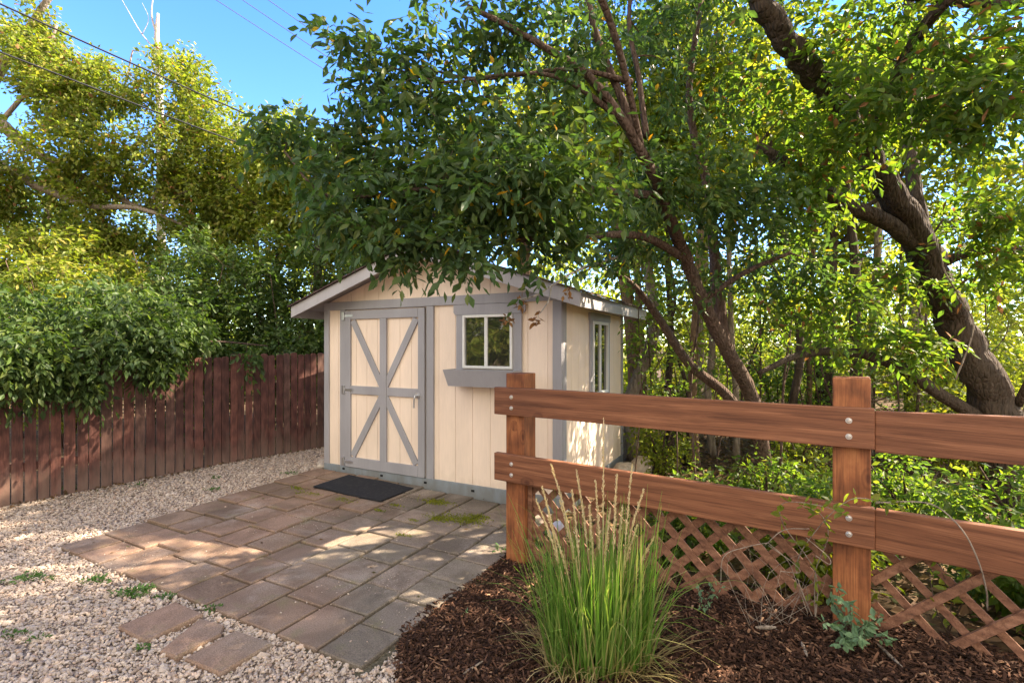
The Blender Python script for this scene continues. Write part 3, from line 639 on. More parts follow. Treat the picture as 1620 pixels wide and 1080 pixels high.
# ------------------------------------------------------------------ leaves and trees
def unit(v): return v / (np.linalg.norm(v, axis=-1, keepdims=True) + 1e-9)
def leaves(rng, pos, dirs, size, wratio=.45, up=.8, near=True, fold=.18):
    """V, F of folded leaves at pos pointing along dirs"""
    n = len(pos); d = unit(dirs); nr = unit(rng.normal(0, 1, (n, 3)) + np.array([0, 0, up * 2])); 
    s = unit(np.cross(d, nr)); nn = np.cross(s, d); sz = np.broadcast_to(size, (n,))[:, None]; wd = sz * wratio * rng.uniform(.8, 1.15, (n, 1))
    b = pos
    if near:
        m_ = b + d * sz * .45 - nn * wd * fold; t = b + d * sz - nn * sz * rng.uniform(0, .22, (n, 1))
        l = b + d * sz * .42 + s * wd * .5; r = b + d * sz * .42 - s * wd * .5
        l2 = b + d * sz * .74 + s * wd * .32 - nn * sz * .04; r2 = b + d * sz * .74 - s * wd * .32 - nn * sz * .04
        V = np.stack([b, m_, t, l, r, l2, r2], 1).reshape(-1, 3); k = np.arange(n)[:, None] * 7
        Q = np.concatenate([k + np.array([[1, 2, 5, 3]]), k + np.array([[4, 6, 2, 1]])]); Tt = np.concatenate([k + np.array([[0, 1, 3]]), k + np.array([[0, 4, 1]])])
        return V, Q, Tt
    t = b + d * sz; l = b + d * sz * .45 + s * wd * .5 + nn * wd * .15; r = b + d * sz * .45 - s * wd * .5 + nn * wd * .15
    V = np.stack([b, t, l, r], 1).reshape(-1, 3); k = np.arange(n)[:, None] * 4
    return V, np.zeros((0, 4), int), np.concatenate([k + np.array([[0, 1, 2]]), k + np.array([[0, 3, 1]])])
def sprigs(rng, base, dirs, length, nl, lsize, near, droop=.25, wr=.45, up=.8):
    """compound leaves: leaflets in pairs along a short stem"""
    n = len(base); d = unit(dirs); out_p, out_d = [], []
    side = unit(np.cross(d, unit(rng.normal(0, .5, (n, 3)) + np.array([0, 0, 1.])))); 
    for k in range(nl):
        t = (k // 2 + 1) / (nl // 2 + 1) if k < nl - 1 else 1.0
        sg = (1 if k % 2 else -1) if k < nl - 1 else 0
        p = base + d * length[:, None] * t - np.array([0, 0, 1.]) * (droop * length[:, None] * t * t)
        dd = d * (.6 if sg else 1) + side * sg * .9 - np.array([0, 0, droop]) + rng.normal(0, .18, (n, 3))
        out_p.append(p); out_d.append(dd)
    pos = np.concatenate(out_p); dr = np.concatenate(out_d); sz = lsize * rng.uniform(.6, 1.2, len(pos))
    return leaves(rng, pos, dr, sz, wr, up, near), (base, d, length, droop)
def merge(parts):
    V, Q, T = [], [], []; k = 0
    for v, q, t in parts: V.append(v); Q.append(q + k); T.append(t + k); k += len(v)
    return np.concatenate(V), np.concatenate(Q), np.concatenate(T)
def noise3(p, f, seed):
    r = np.random.default_rng(seed); s = 0
    for _ in range(5):
        k = r.normal(0, f, 3); s = s + np.sin(p @ k + r.uniform(0, 6.28))
    return s / 5
def tree(name, label, cat, limbs, blobs, leaf, seed, lsize=.08, per=5, nl=5, slen=.16, near=True, barkm='bark', droop=.3, gap=-.25, wr=.45, group=None, up=.8, twig=.006, extra=None, sides=10, maxseg=3.5, rough=.06, crown='crown', stem='trunk', hang=.15):
    """limbs: list of rows (x,y,z,r); blobs: (centre, radii, clusters)"""
    rg = np.random.default_rng(seed); base = np.array(limbs[0][0][:3], float)
    TV, TF, k = [], [], 0; nodes, nrad = [], []
    for lim in limbs:
        sp_ = smoothpath(lim, 6); pts, rad = sp_[:, :3], np.maximum(sp_[:, 3], .003)
        big = rad.max() > .06
        if big: pts = pts + rg.normal(0, rad.max() * .05, pts.shape) * (np.arange(len(pts)) > 0)[:, None]
        if rad.max() > .1 and near:      # fissured bark: ridges that wander along the trunk
            fine = smoothpath(np.column_stack([pts, rad]), 4); n_ = 44; v, f = tube(fine[:, :3] - base, fine[:, 3], n_, True)
            th_ = np.arange(n_) * 2 * math.pi / n_; sl_ = np.cumsum(np.r_[0, np.linalg.norm(np.diff(fine[:, :3], axis=0), axis=1)])[:, None]
            rd = .045 * np.abs(np.sin(th_[None] * 8 + 1.4 * np.sin(sl_ * 5) + 2 * np.sin(th_[None] * 2 + sl_ * 2.3))) + .05 * np.sin(th_[None] * 3 + sl_ * 3.1) * np.sin(sl_ * 4.3 + th_[None]) + rg.normal(0, .012, (len(fine), n_))
            for (sk, tk_) in ((.75, 2.2), (1.1, 4.0), (1.65, 3.2), (2.2, 1.1)): rd = rd + .22 * np.exp(-((sl_ - sk) / .06) ** 2 - ((np.angle(np.exp(1j * (th_[None] - tk_)))) / .35) ** 2)
            c_ = np.repeat(fine[:, :3] - base, n_, 0); v = c_ + (v - c_) * (1 + rd.ravel())[:, None]; TV.append(v); TF.append([tuple(i + k for i in q) for q in f]); k += len(v)
            sel = slice(len(pts) // 3, None) if lim is limbs[0] else slice(1, None); nodes.append(pts[sel]); nrad.append(rad[sel]); continue
        v, f = tube(pts - base, rad, sides + (6 if big else 0), True, rough if big else 0, rg); TV.append(v); TF.append([tuple(i + k for i in q) for q in f]); k += len(v)
        sel = slice(len(pts) // 3, None) if lim is limbs[0] else slice(1, None)
        nodes.append(pts[sel]); nrad.append(rad[sel])
    nodes = np.concatenate(nodes); nrad = np.concatenate(nrad)
    cl = []
    for (c, r, n) in blobs:
        u = unit(rg.normal(0, 1, (n * 3, 3))) * (rg.uniform(0, 1, (n * 3, 1)) ** (1 / 2.2)); p = np.asarray(c) + u * np.asarray(r)
        p = p[noise3(p, 2.2 / max(.3, float(np.mean(r)) * .9), seed + 5) > gap][:n]; cl.append(p)
    cl = np.concatenate(cl); d0 = np.array([np.min(np.sum((nodes - c) ** 2, 1)) for c in cl]); cl = cl[np.argsort(d0)]
    NN = np.empty((len(nodes) + len(cl) * 3, 3)); NR = np.empty(len(NN)); m_ = len(nodes); NN[:m_] = nodes; NR[:m_] = nrad
    ends, edirs = [], []
    for c in cl:
        dd = np.sum((NN[:m_] - c) ** 2, 1); j = int(np.argmin(dd)); a = NN[j]; dist = math.sqrt(dd[j])
        if dist > maxseg: continue
        r0 = min(NR[j] * .75, twig + dist * .009); mid = (a + c) / 2 + rg.normal(0, .10, 3) * dist + np.array([0, 0, .10 * dist])
        t = np.linspace(0, 1, 5)[:, None]; pts = (1 - t) ** 2 * a + 2 * t * (1 - t) * mid + t * t * c
        v, f = tube(pts - base, np.linspace(r0, max(.0018, twig * .4), 5), 5, False); TV.append(v); TF.append([tuple(i + k for i in q) for q in f]); k += len(v)
        for q in (2, 3, 4):
            NN[m_] = pts[q]; NR[m_] = r0 * (1 - q * .15); m_ += 1
        ends.append(pts[2:]); edirs.append(np.repeat((c - mid)[None], 3, 0))
    me = bpy.data.meshes.new(stem); me.from_pydata(np.concatenate(TV).tolist(), [], [q for f in TF for q in f]); me.materials.append(M[barkm]); me.update()
    me.polygons.foreach_set('use_smooth', [True] * len(me.polygons))
    th = thing(name, label, cat, base, 0, group); link(stem, me, th)
    E = np.concatenate(ends) - base; ED = unit(np.concatenate(edirs)); idx = rg.integers(0, len(E), len(cl) * per)
    b = E[idx] + rg.normal(0, slen * .35, (len(idx), 3)); d = unit(ED[idx] * .5 + rg.normal(0, .65, (len(idx), 3)) - np.array([0, 0, hang]))
    if nl > 1: (V, Q, T), _ = sprigs(rg, b, d, slen * rg.uniform(.6, 1.3, len(b)), nl, lsize, near, droop, wr, up)
    else: V, Q, T = leaves(rg, b, d, lsize * rg.uniform(.5, 1.3, len(b)), wr, up, near)
    if extra is None: me = npmesh(crown, V, [Q, T], M[leaf])
    else:      # some leaves of another colour
        kq = rg.uniform(0, 1, len(b) * nl) < extra[1]; vp = 7 if near else 4
        me = npmesh(crown, V, [Q[~kq[Q[:, 0] // vp]] if len(Q) else Q, T[~kq[T[:, 0] // vp]], Q[kq[Q[:, 0] // vp]] if len(Q) else Q, T[kq[T[:, 0] // vp]]], [M[leaf], M[extra[0]]], [0, 0, 1, 1])
    link(crown, me, th); return th
def L(*rows): return [tuple(P(a, b, c)) + (r,) for a, b, c, r in rows]
def B(px, py, Y, rx, ry, rz, n): return (P(px, py, Y), (rx, ry, rz), n)

# the tree that leans over the shed roof
tree('broadleaf_tree', 'slender leaning tree whose leafy branches hang over the shed roof', 'tree',
     [L((1216, 800, 5.1, .082), (1208, 720, 5.0, .072), (1190, 630, 4.8, .068), (1150, 555, 4.5, .062), (1110, 475, 4.2, .054), (1085, 410, 4.0, .050), (1045, 310, 3.5, .042), (1020, 250, 3.2, .038)),
      L((1020, 250, 3.2, .034), (985, 190, 3.1, .030), (930, 120, 3.0, .025), (870, 80, 2.95, .020), (800, 40, 2.9, .018), (740, 10, 2.9, .012)),
      L((1018, 245, 3.2, .030), (985, 160, 3.2, .027), (945, 60, 3.25, .023), (925, -30, 3.3, .019), (900, -200, 3.3, .015)),
      L((1022, 215, 3.3, .022), (1010, 120, 3.4, .018), (995, 30, 3.5, .015), (1010, -80, 3.6, .012)),
      L((1150, 560, 4.5, .055), (1138, 480, 4.5, .052), (1130, 400, 4.4, .046), (1120, 300, 4.3, .038), (1090, 160, 4.1, .028), (1110, 0, 4.0, .02)),
      L((1208, 700, 5.0, .05), (1150, 625, 5.0, .050), (1090, 575, 4.9, .046), (1040, 500, 4.7, .038), (1000, 450, 4.5, .028), (950, 420, 4.3, .016)),
      L((1085, 410, 4.0, .036), (1020, 375, 3.6, .028), (940, 372, 3.2, .022), (820, 380, 2.9, .016), (720, 400, 2.75, .010)),
      L((1045, 310, 3.5, .03), (940, 300, 3.2, .024), (800, 290, 2.95, .018), (660, 300, 2.85, .013), (520, 310, 2.9, .009), (450, 240, 3.0, .006)),
      L((985, 190, 3.1, .022), (890, 125, 3.0, .014), (800, 118, 3.0, .011), (700, 130, 3.0, .008), (600, 100, 3.1, .006)),
      L((1000, 130, 3.2, .02), (900, 110, 3.1, .013), (760, 125, 3.1, .01), (660, 105, 3.1, .006)),
      L((1110, 475, 4.2, .03), (1180, 430, 4.0, .022), (1250, 400, 3.8, .014)),
      L((1018, 245, 3.2, .02), (960, 20, 2.8, .02), (800, -300, 2.2, .014))],
     [B(610, 285, 2.95, .48, .38, .24, 52), B(755, 290, 2.75, .47, .38, .24, 62), B(890, 280, 2.8, .44, .42, .28, 56), B(690, 195, 3.0, .52, .42, .24, 36), B(530, 230, 3.1, .34, .3, .18, 26), B(440, 195, 3.1, .10, .12, .10, 8),
      B(690, 372, 2.75, .28, .18, .09, 24), B(520, 325, 2.9, .14, .15, .10, 10), B(560, 345, 2.7, .12, .12, .08, 8), B(600, 372, 2.7, .08, .08, .06, 6), B(730, 405, 2.6, .04, .05, .04, 4), B(628, 395, 2.65, .04, .05, .04, 3), B(860, 372, 2.9, .25, .2, .08, 16),
      B(650, 110, 3.1, .34, .3, .24, 24), B(760, 50, 3.1, .42, .35, .22, 28), B(880, 50, 3.2, .45, .4, .3, 26), B(545, 50, 3.0, .08, .1, .10, 6), B(860, 175, 3.1, .5, .4, .25, 28), B(600, 150, 3.2, .25, .3, .2, 14),
      B(1060, 280, 3.5, .5, .4, .34, 40), B(1160, 310, 3.7, .5, .4, .34, 40), B(1000, 390, 3.9, .40, .5, .16, 26), B(1200, 430, 4.3, .7, .5, .3, 30), B(1080, 120, 3.9, .6, .5, .6, 34),
      ((.6, 2.3, 4.6), (1.5, 1.3, .7), 150), ((1.8, 4.9, 5.3), (1.4, 1.2, .7), 170), ((1.4, 6.2, 5.4), (1.5, 1.0, .9), 150), ((-.6, 3.6, 4.6), (.9, 1.0, .5), 60)],
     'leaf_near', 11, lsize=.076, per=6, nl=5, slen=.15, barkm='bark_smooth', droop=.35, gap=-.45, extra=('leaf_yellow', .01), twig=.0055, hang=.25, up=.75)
# the thick old trunk on the right
tree('old_tree', 'thick rough-barked old tree behind the right end of the rail fence', 'tree',
     [L((1650, 900, 4.9, .27), (1610, 780, 4.85, .20), (1580, 660, 4.8, .165), (1535, 560, 4.7, .14), (1485, 460, 4.6, .12), (1458, 390, 4.5, .125), (1420, 320, 4.35, .105), (1375, 250, 4.2, .088), (1330, 175, 4.0, .080), (1280, 110, 3.9, .085), (1235, 55, 3.8, .08), (1190, -30, 3.7, .07), (1140, -200, 3.7, .05)),
      L((1470, 410, 4.55, .07), (1450, 320, 4.6, .062), (1440, 240, 4.7, .055), (1420, 120, 4.8, .055), (1440, 0, 4.9, .04), (1430, -150, 5, .03)),
      L((1555, 665, 4.8, .07), (1490, 625, 4.7, .055), (1420, 580, 4.6, .052), (1350, 558, 4.5, .042), (1270, 560, 4.4, .032), (1200, 590, 4.3, .020)),
      L((1455, 395, 4.5, .07), (1400, 350, 4.3, .066), (1340, 325, 4.2, .060), (1285, 285, 4.0, .048), (1200, 230, 3.9, .03)),
      L((1480, 420, 4.6, .05), (1540, 398, 4.4, .04), (1620, 395, 4.2, .034), (1720, 380, 4.0, .02)),
      L((1690, -20, 3.4, .05), (1600, 5, 3.4, .04), (1500, 0, 3.4, .035), (1400, -10, 3.5, .02)),
      L((1610, 640, 4.7, .04), (1650, 560, 4.4, .03), (1700, 470, 4.2, .02)),
      L((1375, 250, 4.2, .06), (1420, 120, 3.6, .045), (1500, 0, 3.1, .035), (1700, -120, 2.7, .02))],
     [B(1330, 200, 3.7, .65, .5, .34, 30), B(1450, 130, 3.2, .55, .4, .3, 34), B(1570, 170, 3.0, .48, .4, .34, 42), B(1580, 330, 3.6, .35, .4, .3, 20), B(1250, 120, 3.9, .6, .5, .5, 40), B(1400, 40, 3.6, .7, .5, .4, 40), B(1560, 60, 3.2, .5, .4, .3, 34),
      B(1600, 420, 3.8, .4, .4, .3, 30), B(1380, 540, 4.5, .8, .5, .22, 36), B(1290, 470, 4.3, .5, .4, .3, 34), B(1250, 300, 4.0, .4, .5, .35, 50), B(1420, 430, 4.4, .3, .3, .25, 16),
      ((3.4, 2.6, 5.0), (1.8, 1.8, 1.0), 220), ((2.0, 1.2, 5.4), (1.5, 1.2, .6), 110), ((3.9, 4.6, 6.4), (2.2, 1.8, .9), 200)],
     'leaf_right', 23, lsize=.08, per=6, nl=5, slen=.16, droop=.3, gap=-.35, extra=('leaf_brown', .035), twig=.006, up=.85)
# trees standing further to the right, up-sun
def simple_tree(name, label, x, y, h, r, cz, rz, n, leaf, seed, lean=(0, 0), tr=.12, group='trees behind the yard', barkm='bark', z0=0, **kw):
    rg = np.random.default_rng(seed); lx, ly = lean
    top = (x + lx, y + ly, h * .82); tk = [(x, y, z0 - .05, tr * 1.25), (x + lx * .15, y + ly * .15, h * .2, tr), (x + lx * .45 + rg.normal(0, .1), y + ly * .4, h * .45, tr * .75), (x + lx * .75, y + ly * .75, h * .65, tr * .5), (*top, tr * .18)]
    limbs = [tk]
    for i in range(5):
        a = rg.uniform(0, 6.28); t = rg.uniform(.3, .75); p = np.array([x + lx * t, y + ly * t, h * (.12 + t * .8)]); q = p + np.array([math.cos(a) * r * .7, math.sin(a) * r * .7, h * .14])
        limbs.append([(*p, tr * .42), (*((p + q) / 2 + rg.normal(0, .12, 3)), tr * .3), (*q, tr * .12)])
    bl = []
    for i in range(6):
        a = rg.uniform(0, 6.28); rr = r * rg.uniform(.25, .6); bl.append(((x + lx * .8 + math.cos(a) * rr, y + ly * .8 + math.sin(a) * rr, cz + rg.uniform(-.6, .6) * rz), (r * .55, r * .55, rz * .5), n // 6))
    return tree(name, label, 'tree', limbs, bl, leaf, seed, barkm=barkm, group=group, near=False, **kw)
K = dict(lsize=.13, per=9, nl=3, slen=.22, wr=.6, sides=6, maxseg=6)
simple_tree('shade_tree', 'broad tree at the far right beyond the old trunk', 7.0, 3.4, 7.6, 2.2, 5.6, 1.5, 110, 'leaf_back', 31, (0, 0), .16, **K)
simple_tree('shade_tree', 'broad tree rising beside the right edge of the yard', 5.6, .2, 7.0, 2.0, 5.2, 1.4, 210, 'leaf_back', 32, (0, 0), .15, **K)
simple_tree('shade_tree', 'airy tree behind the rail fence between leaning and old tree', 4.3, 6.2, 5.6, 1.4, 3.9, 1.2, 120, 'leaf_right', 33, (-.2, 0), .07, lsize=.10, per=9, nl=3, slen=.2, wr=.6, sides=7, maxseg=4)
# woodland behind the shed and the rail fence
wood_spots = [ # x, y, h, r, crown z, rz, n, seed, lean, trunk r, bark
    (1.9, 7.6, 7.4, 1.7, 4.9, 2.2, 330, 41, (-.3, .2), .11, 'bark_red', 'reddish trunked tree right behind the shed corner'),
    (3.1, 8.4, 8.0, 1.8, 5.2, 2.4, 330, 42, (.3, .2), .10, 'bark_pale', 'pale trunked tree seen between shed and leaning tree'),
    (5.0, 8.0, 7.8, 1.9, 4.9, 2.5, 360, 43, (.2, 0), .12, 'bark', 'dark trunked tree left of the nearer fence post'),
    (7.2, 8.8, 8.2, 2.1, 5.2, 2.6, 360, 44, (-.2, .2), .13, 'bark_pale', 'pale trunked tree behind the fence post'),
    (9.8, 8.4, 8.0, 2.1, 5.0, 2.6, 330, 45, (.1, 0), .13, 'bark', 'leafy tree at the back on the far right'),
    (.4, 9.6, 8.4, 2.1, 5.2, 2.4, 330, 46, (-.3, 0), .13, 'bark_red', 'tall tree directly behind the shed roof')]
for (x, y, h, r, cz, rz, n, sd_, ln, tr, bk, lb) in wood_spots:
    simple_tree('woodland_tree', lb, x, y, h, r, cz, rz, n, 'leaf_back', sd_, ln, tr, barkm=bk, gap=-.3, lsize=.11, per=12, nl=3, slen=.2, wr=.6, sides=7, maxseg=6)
rw = np.random.default_rng(123); n = 60000
fw_ = np.stack([rw.uniform(-24, 30, n), rw.uniform(14, 20, n), rw.uniform(0, 1, n) ** 1.25 * 6.0], -1); fw_ = fw_[(noise3(fw_ * np.array([1, 1, 1.3]), 1.1, 9) > -.35)]; fw_ = fw_[fw_[:, 2] < 4.3 + 1.1 * np.sin(fw_[:, 0] * .8) + .7 * np.sin(fw_[:, 0] * 2.1)]
V, Q, T = leaves(rw, fw_, rw.normal(0, 1, fw_.shape), rw.uniform(.16, .34, len(fw_)), .6, .8, False)
tag(link('far_woodland', npmesh('far_woodland', V, [Q, T], M['leaf_back'])), 'mass of far foliage closing the view behind every tree', 'woodland', kind='stuff')
# slim bare trunks in the understorey
ru = np.random.default_rng(77)
slim = []
for i, (px, Y, r, py1, bk, lb) in enumerate([
        (1002, 6.7, .085, 380, 'bark_pale', 'stout pale trunk just past the shed side window'), (1018, 7.6, .06, 400, 'bark_red', 'slim trunk touching the stout pale trunk'),
        (1063, 7.0, .05, 300, 'bark', 'thin dark trunk between shed and leaning tree'), (1084, 6.4, .028, 450, 'bark', 'thinnest stem among the trunks near the shed'), (1100, 6.2, .055, 330, 'bark_red', 'reddish trunk left of the leaning tree base'),
        (1128, 6.9, .05, 200, 'bark_pale', 'pale trunk directly behind the leaning tree'), (1165, 6.6, .04, 300, 'bark_pale', 'pale slim trunk rising behind the upper fork'),
        (1245, 6.2, .05, 250, 'bark', 'dark slim trunk left of the right fence post'), (1275, 7.5, .04, 300, 'bark_red', 'faint far trunk left of the right fence post'), (1372, 7.0, .06, 260, 'bark_pale', 'grey trunk rising above the top of the fence post'),
        (1435, 7.4, .04, 300, 'bark', 'slender trunk between fence post and old tree')]):
    p0 = P(px, HOR, Y); x0 = p0[0]; top = P(px + ru.uniform(-25, 25), py1, Y)
    pts = [(x0, Y, -.05, r * 1.2), (x0 + ru.normal(0, .06), Y, .8, r), (x0 + ru.normal(0, .10), Y, 1.7, r * .9), (top[0], Y, top[2], r * .7), (top[0] + ru.normal(0, .3), Y + .1, top[2] + 2.2, r * .25)]
    tree('slim_tree', lb, 'tree', [pts], [((top[0], Y, top[2] + 1.2), (.8, .7, .9), 60), ((x0, Y, 2.2), (.5, .4, .8), 8)], 'leaf_back', 300 + i, lsize=.10, per=9, nl=3, slen=.2, near=False, barkm=bk, group='slim trunks behind the rail fence', sides=7, wr=.6, maxseg=3)
rz_ = np.random.default_rng(88)      # thin saplings that fill the thicket
ORD = 'leftmost,second,third,fourth,fifth,sixth,seventh,eighth,ninth,tenth,eleventh,twelfth,thirteenth,fourteenth,fifteenth,sixteenth,seventeenth,rightmost'.split(',')
for i in range(18):
    y = rz_.uniform(4.8, 7.2); x = (1000 + 34 * i + rz_.uniform(-6, 6) - 810) / FPX * y; h = rz_.uniform(1.6, 3.0); z0 = float(G(x, y)); l = rz_.normal(0, .22, 2); r = rz_.uniform(.007, .019)
    pts = [(x, y, z0 - .03, r), (x + l[0] * .3 + rz_.normal(0, .05), y + l[1] * .3, h * .4, r * .85), (x + l[0] * .7 + rz_.normal(0, .06), y + l[1] * .7, h * .72, r * .65), (x + l[0], y + l[1], h, r * .3)]
    s1 = [(*pts[1][:3], r * .5), (pts[1][0] + rz_.normal(0, .3), y + rz_.normal(0, .2), h * .6, r * .35), (pts[1][0] + rz_.normal(0, .5), y + rz_.normal(0, .3), h * .75, r * .2)]
    tree('sapling', ORD[i] + (' thin sapling, ' if 0 < i < 17 else ' of the thin saplings, ') + ('counted from the left, ' if 0 < i < 17 else '') + ('tall' if h > 2.3 else 'low') + ' in the thicket behind the rail fence', 'sapling', [pts, s1], [((pts[3][0], pts[3][1], h), (.3, .3, .3), 9), ((x, y, h * .55), (.35, .3, .4), 6)], 'leaf_right', 1300 + i, lsize=.062, per=7, nl=3, slen=.13, near=False, barkm='bark_smooth', group='thin saplings in the thicket', sides=5, wr=.55, twig=.003, gap=-2, crown='leaves', stem='stem')
# shrubs of the understorey
def shrub(label, x, y, h, r, n, leaf, seed, group='understorey shrubs behind the rail fence', cat='shrub', barkm='bark_smooth', **kw):
    rg = np.random.default_rng(seed); z0 = float(G(x, y)); limbs = []
    for i in range(7):
        a = i * .9 + rg.uniform(0, .6); q = (x + math.cos(a) * r * .6, y + math.sin(a) * r * .6, z0 + h * rg.uniform(.6, .9))
        limbs.append([(x + math.cos(a) * .05, y + math.sin(a) * .05, z0 - .03, .016), (x + math.cos(a) * r * .25, y + math.sin(a) * r * .25, z0 + h * .4, .012), (*q, .005)])
    k = dict(lsize=.062, per=11, nl=3, slen=.13, near=False, wr=.55, sides=5, twig=.004, crown='foliage', stem='stems', gap=-.3); k.update(kw)
    return tree('shrub', label, cat, limbs, [((x, y, z0 + h * .55), (r, r, h * .5), n)], leaf, seed, group=group, barkm=barkm, **k)
for i, (x, y, h, r, n, lf, lb) in enumerate([
        (1.75, 5.9, .7, .35, 45, 'leaf_back', 'low sunlit shrub at the rear corner of the shed'), (2.5, 7.8, 1.2, .5, 70, 'leaf_back', 'leafy shrub just behind the leaning tree'),
        (3.2, 5.6, .7, .45, 45, 'leaf_back', 'bushy shrub left of the right fence post'), (2.35, 4.6, .5, .35, 40, 'leaf_right', 'low dark shrub at the foot of the leaning tree'),
        (4.4, 8.2, 2.0, .9, 190, 'leaf_right', 'tall bright shrub behind the top rail'), (5.6, 6.6, 2.0, 1.0, 190, 'leaf_back', 'rounded shrub behind the old trunk'),
        (3.1, 3.9, .7, .45, 60, 'leaf_right', 'low tangled shrub between fence post and old trunk'), (6.6, 5.2, 1.6, .9, 150, 'leaf_back', 'shrub at the far right edge'),
        (1.5, 4.35, .45, .3, 35, 'leaf_right', 'small ivy-like bush behind the left lattice'), (2.9, 2.75, .45, .35, 60, 'leaf_right', 'small green bush behind the right lattice'),
        (2.05, 3.35, .5, .38, 60, 'leaf_right', 'leafy undergrowth behind lattice next to right post'), (3.5, 2.6, .7, .4, 60, 'leaf_right', 'small bush behind lattice at the frame edge'),
        (7.6, 6.9, 2.4, 1.1, 190, 'leaf_back', 'tall shrub deep in the right woodland'), (3.3, 9.6, 2.6, 1.2, 200, 'leaf_back', 'far bright shrub behind the slim trunks'),
        (6.2, 10.2, 3.0, 1.5, 260, 'leaf_back', 'far bright shrub behind the fence post'), (9.6, 10.5, 3.2, 1.6, 260, 'leaf_back', 'far shrub behind the old tree'),
        (4.6, 11.5, 4.0, 1.6, 260, 'leaf_back', 'tall far bush between the slim trunks and the post'), (7.6, 12.5, 4.2, 2.0, 300, 'leaf_back', 'tall far bush right above the fence post'), (12.5, 11.5, 4.2, 2.0, 300, 'leaf_back', 'tall far bush at the right frame edge'), (1.6, 11.0, 4.0, 1.5, 240, 'leaf_back', 'tall far bush right of the shed roof'), (5.0, 5.2, 1.2, .7, 110, 'leaf_back', 'low shrub beside the old trunk'), (1.15, 3.45, .42, .34, 50, 'leaf_right', 'low green growth behind the middle of the left lattice'), (1.75, 3.0, .40, .3, 50, 'leaf_back', 'sunny low growth behind the lattice left of the right post'), (2.55, 2.35, .55, .3, 60, 'leaf_right', 'leafy growth behind the right lattice near the post'), (2.25, 3.6, .6, .4, 50, 'leaf_right', 'green growth seen through the gap above the right lattice'), (3.3, 3.1, .8, .5, 80, 'leaf_right', 'dense growth below the old trunk')]):
    shrub(lb, x, y, h, r, n, lf, 500 + i)
# left side: sunlit trees beyond the picket fence
tree('spreading_tree', 'sunlit yellow-green tree with long bare limbs, left of the sky gap', 'tree',
     [[(-11.4, 8.6, -.05, .24), (-11.2, 8.6, 1.6, .20), (-10.6, 8.7, 3.4, .17), (-9.9, 8.8, 5.2, .13), (-9.0, 9.0, 6.8, .08), (-8.2, 9, 8.0, .04)],
      [(*P(-60, 130, 8.7), .12), (*P(0, 195, 8.7), .10), (*P(55, 240, 8.8), .085), (*P(110, 268, 8.8), .075), (*P(165, 300, 8.9), .06), (*P(235, 330, 9), .04), (*P(300, 300, 9), .02)],
      [(*P(-60, 230, 8.5), .10), (*P(0, 262, 8.6), .085), (*P(50, 290, 8.6), .07), (*P(140, 325, 8.7), .055), (*P(220, 330, 8.8), .04), (*P(300, 360, 8.9), .02)],
      [(*P(165, 300, 8.9), .05), (*P(190, 250, 8.9), .045), (*P(240, 210, 9), .03), (*P(290, 150, 9.1), .018)],
      [(*P(110, 268, 8.8), .05), (*P(130, 200, 8.9), .035), (*P(190, 150, 9), .02), (*P(210, 80, 9), .012)],
      [(*P(0, 195, 8.7), .04), (*P(60, 120, 8.8), .03), (*P(90, 40, 8.9), .02)],
      [(*P(235, 330, 9), .03), (*P(280, 240, 9), .025), (*P(300, 180, 9), .015)]],
     [B(40, 130, 8.8, 1.0, .9, 1.1, 170), B(170, 170, 9, 1.0, .9, .9, 150), B(290, 150, 9.1, .75, .8, .9, 120), B(110, 260, 8.7, 1.2, .9, .8, 150), B(270, 260, 9, 1.0, .9, .9, 150), B(10, 300, 8.6, .9, .8, 1.0, 120), B(180, 370, 8.9, 1.4, .9, .7, 130), B(320, 340, 9, .7, .7, .8, 80), B(30, 40, 8.8, .5, .6, .6, 50), B(350, 210, 9.1, .5, .6, .6, 50), B(20, 420, 8.4, .8, .7, .7, 80)],
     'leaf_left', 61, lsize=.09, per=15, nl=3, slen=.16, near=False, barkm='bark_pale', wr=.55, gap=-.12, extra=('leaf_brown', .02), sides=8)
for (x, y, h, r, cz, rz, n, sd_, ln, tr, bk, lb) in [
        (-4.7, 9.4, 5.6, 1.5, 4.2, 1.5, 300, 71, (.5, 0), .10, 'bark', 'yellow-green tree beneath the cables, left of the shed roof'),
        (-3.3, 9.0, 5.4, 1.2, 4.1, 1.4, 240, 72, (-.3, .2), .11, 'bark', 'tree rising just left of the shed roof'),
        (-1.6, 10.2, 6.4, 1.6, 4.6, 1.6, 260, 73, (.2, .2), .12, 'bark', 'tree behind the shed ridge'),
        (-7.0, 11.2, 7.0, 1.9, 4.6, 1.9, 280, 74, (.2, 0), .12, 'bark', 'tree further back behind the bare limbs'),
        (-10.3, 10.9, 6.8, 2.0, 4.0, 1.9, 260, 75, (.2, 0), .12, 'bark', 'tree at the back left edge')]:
    simple_tree('yard_tree', lb, x, y, h, r, cz, rz, n, 'leaf_left', sd_, ln, tr, barkm=bk, gap=-.35, lsize=.10, per=15, nl=3, slen=.17, wr=.55, sides=7, maxseg=6, group='sunlit trees beyond the picket fence')
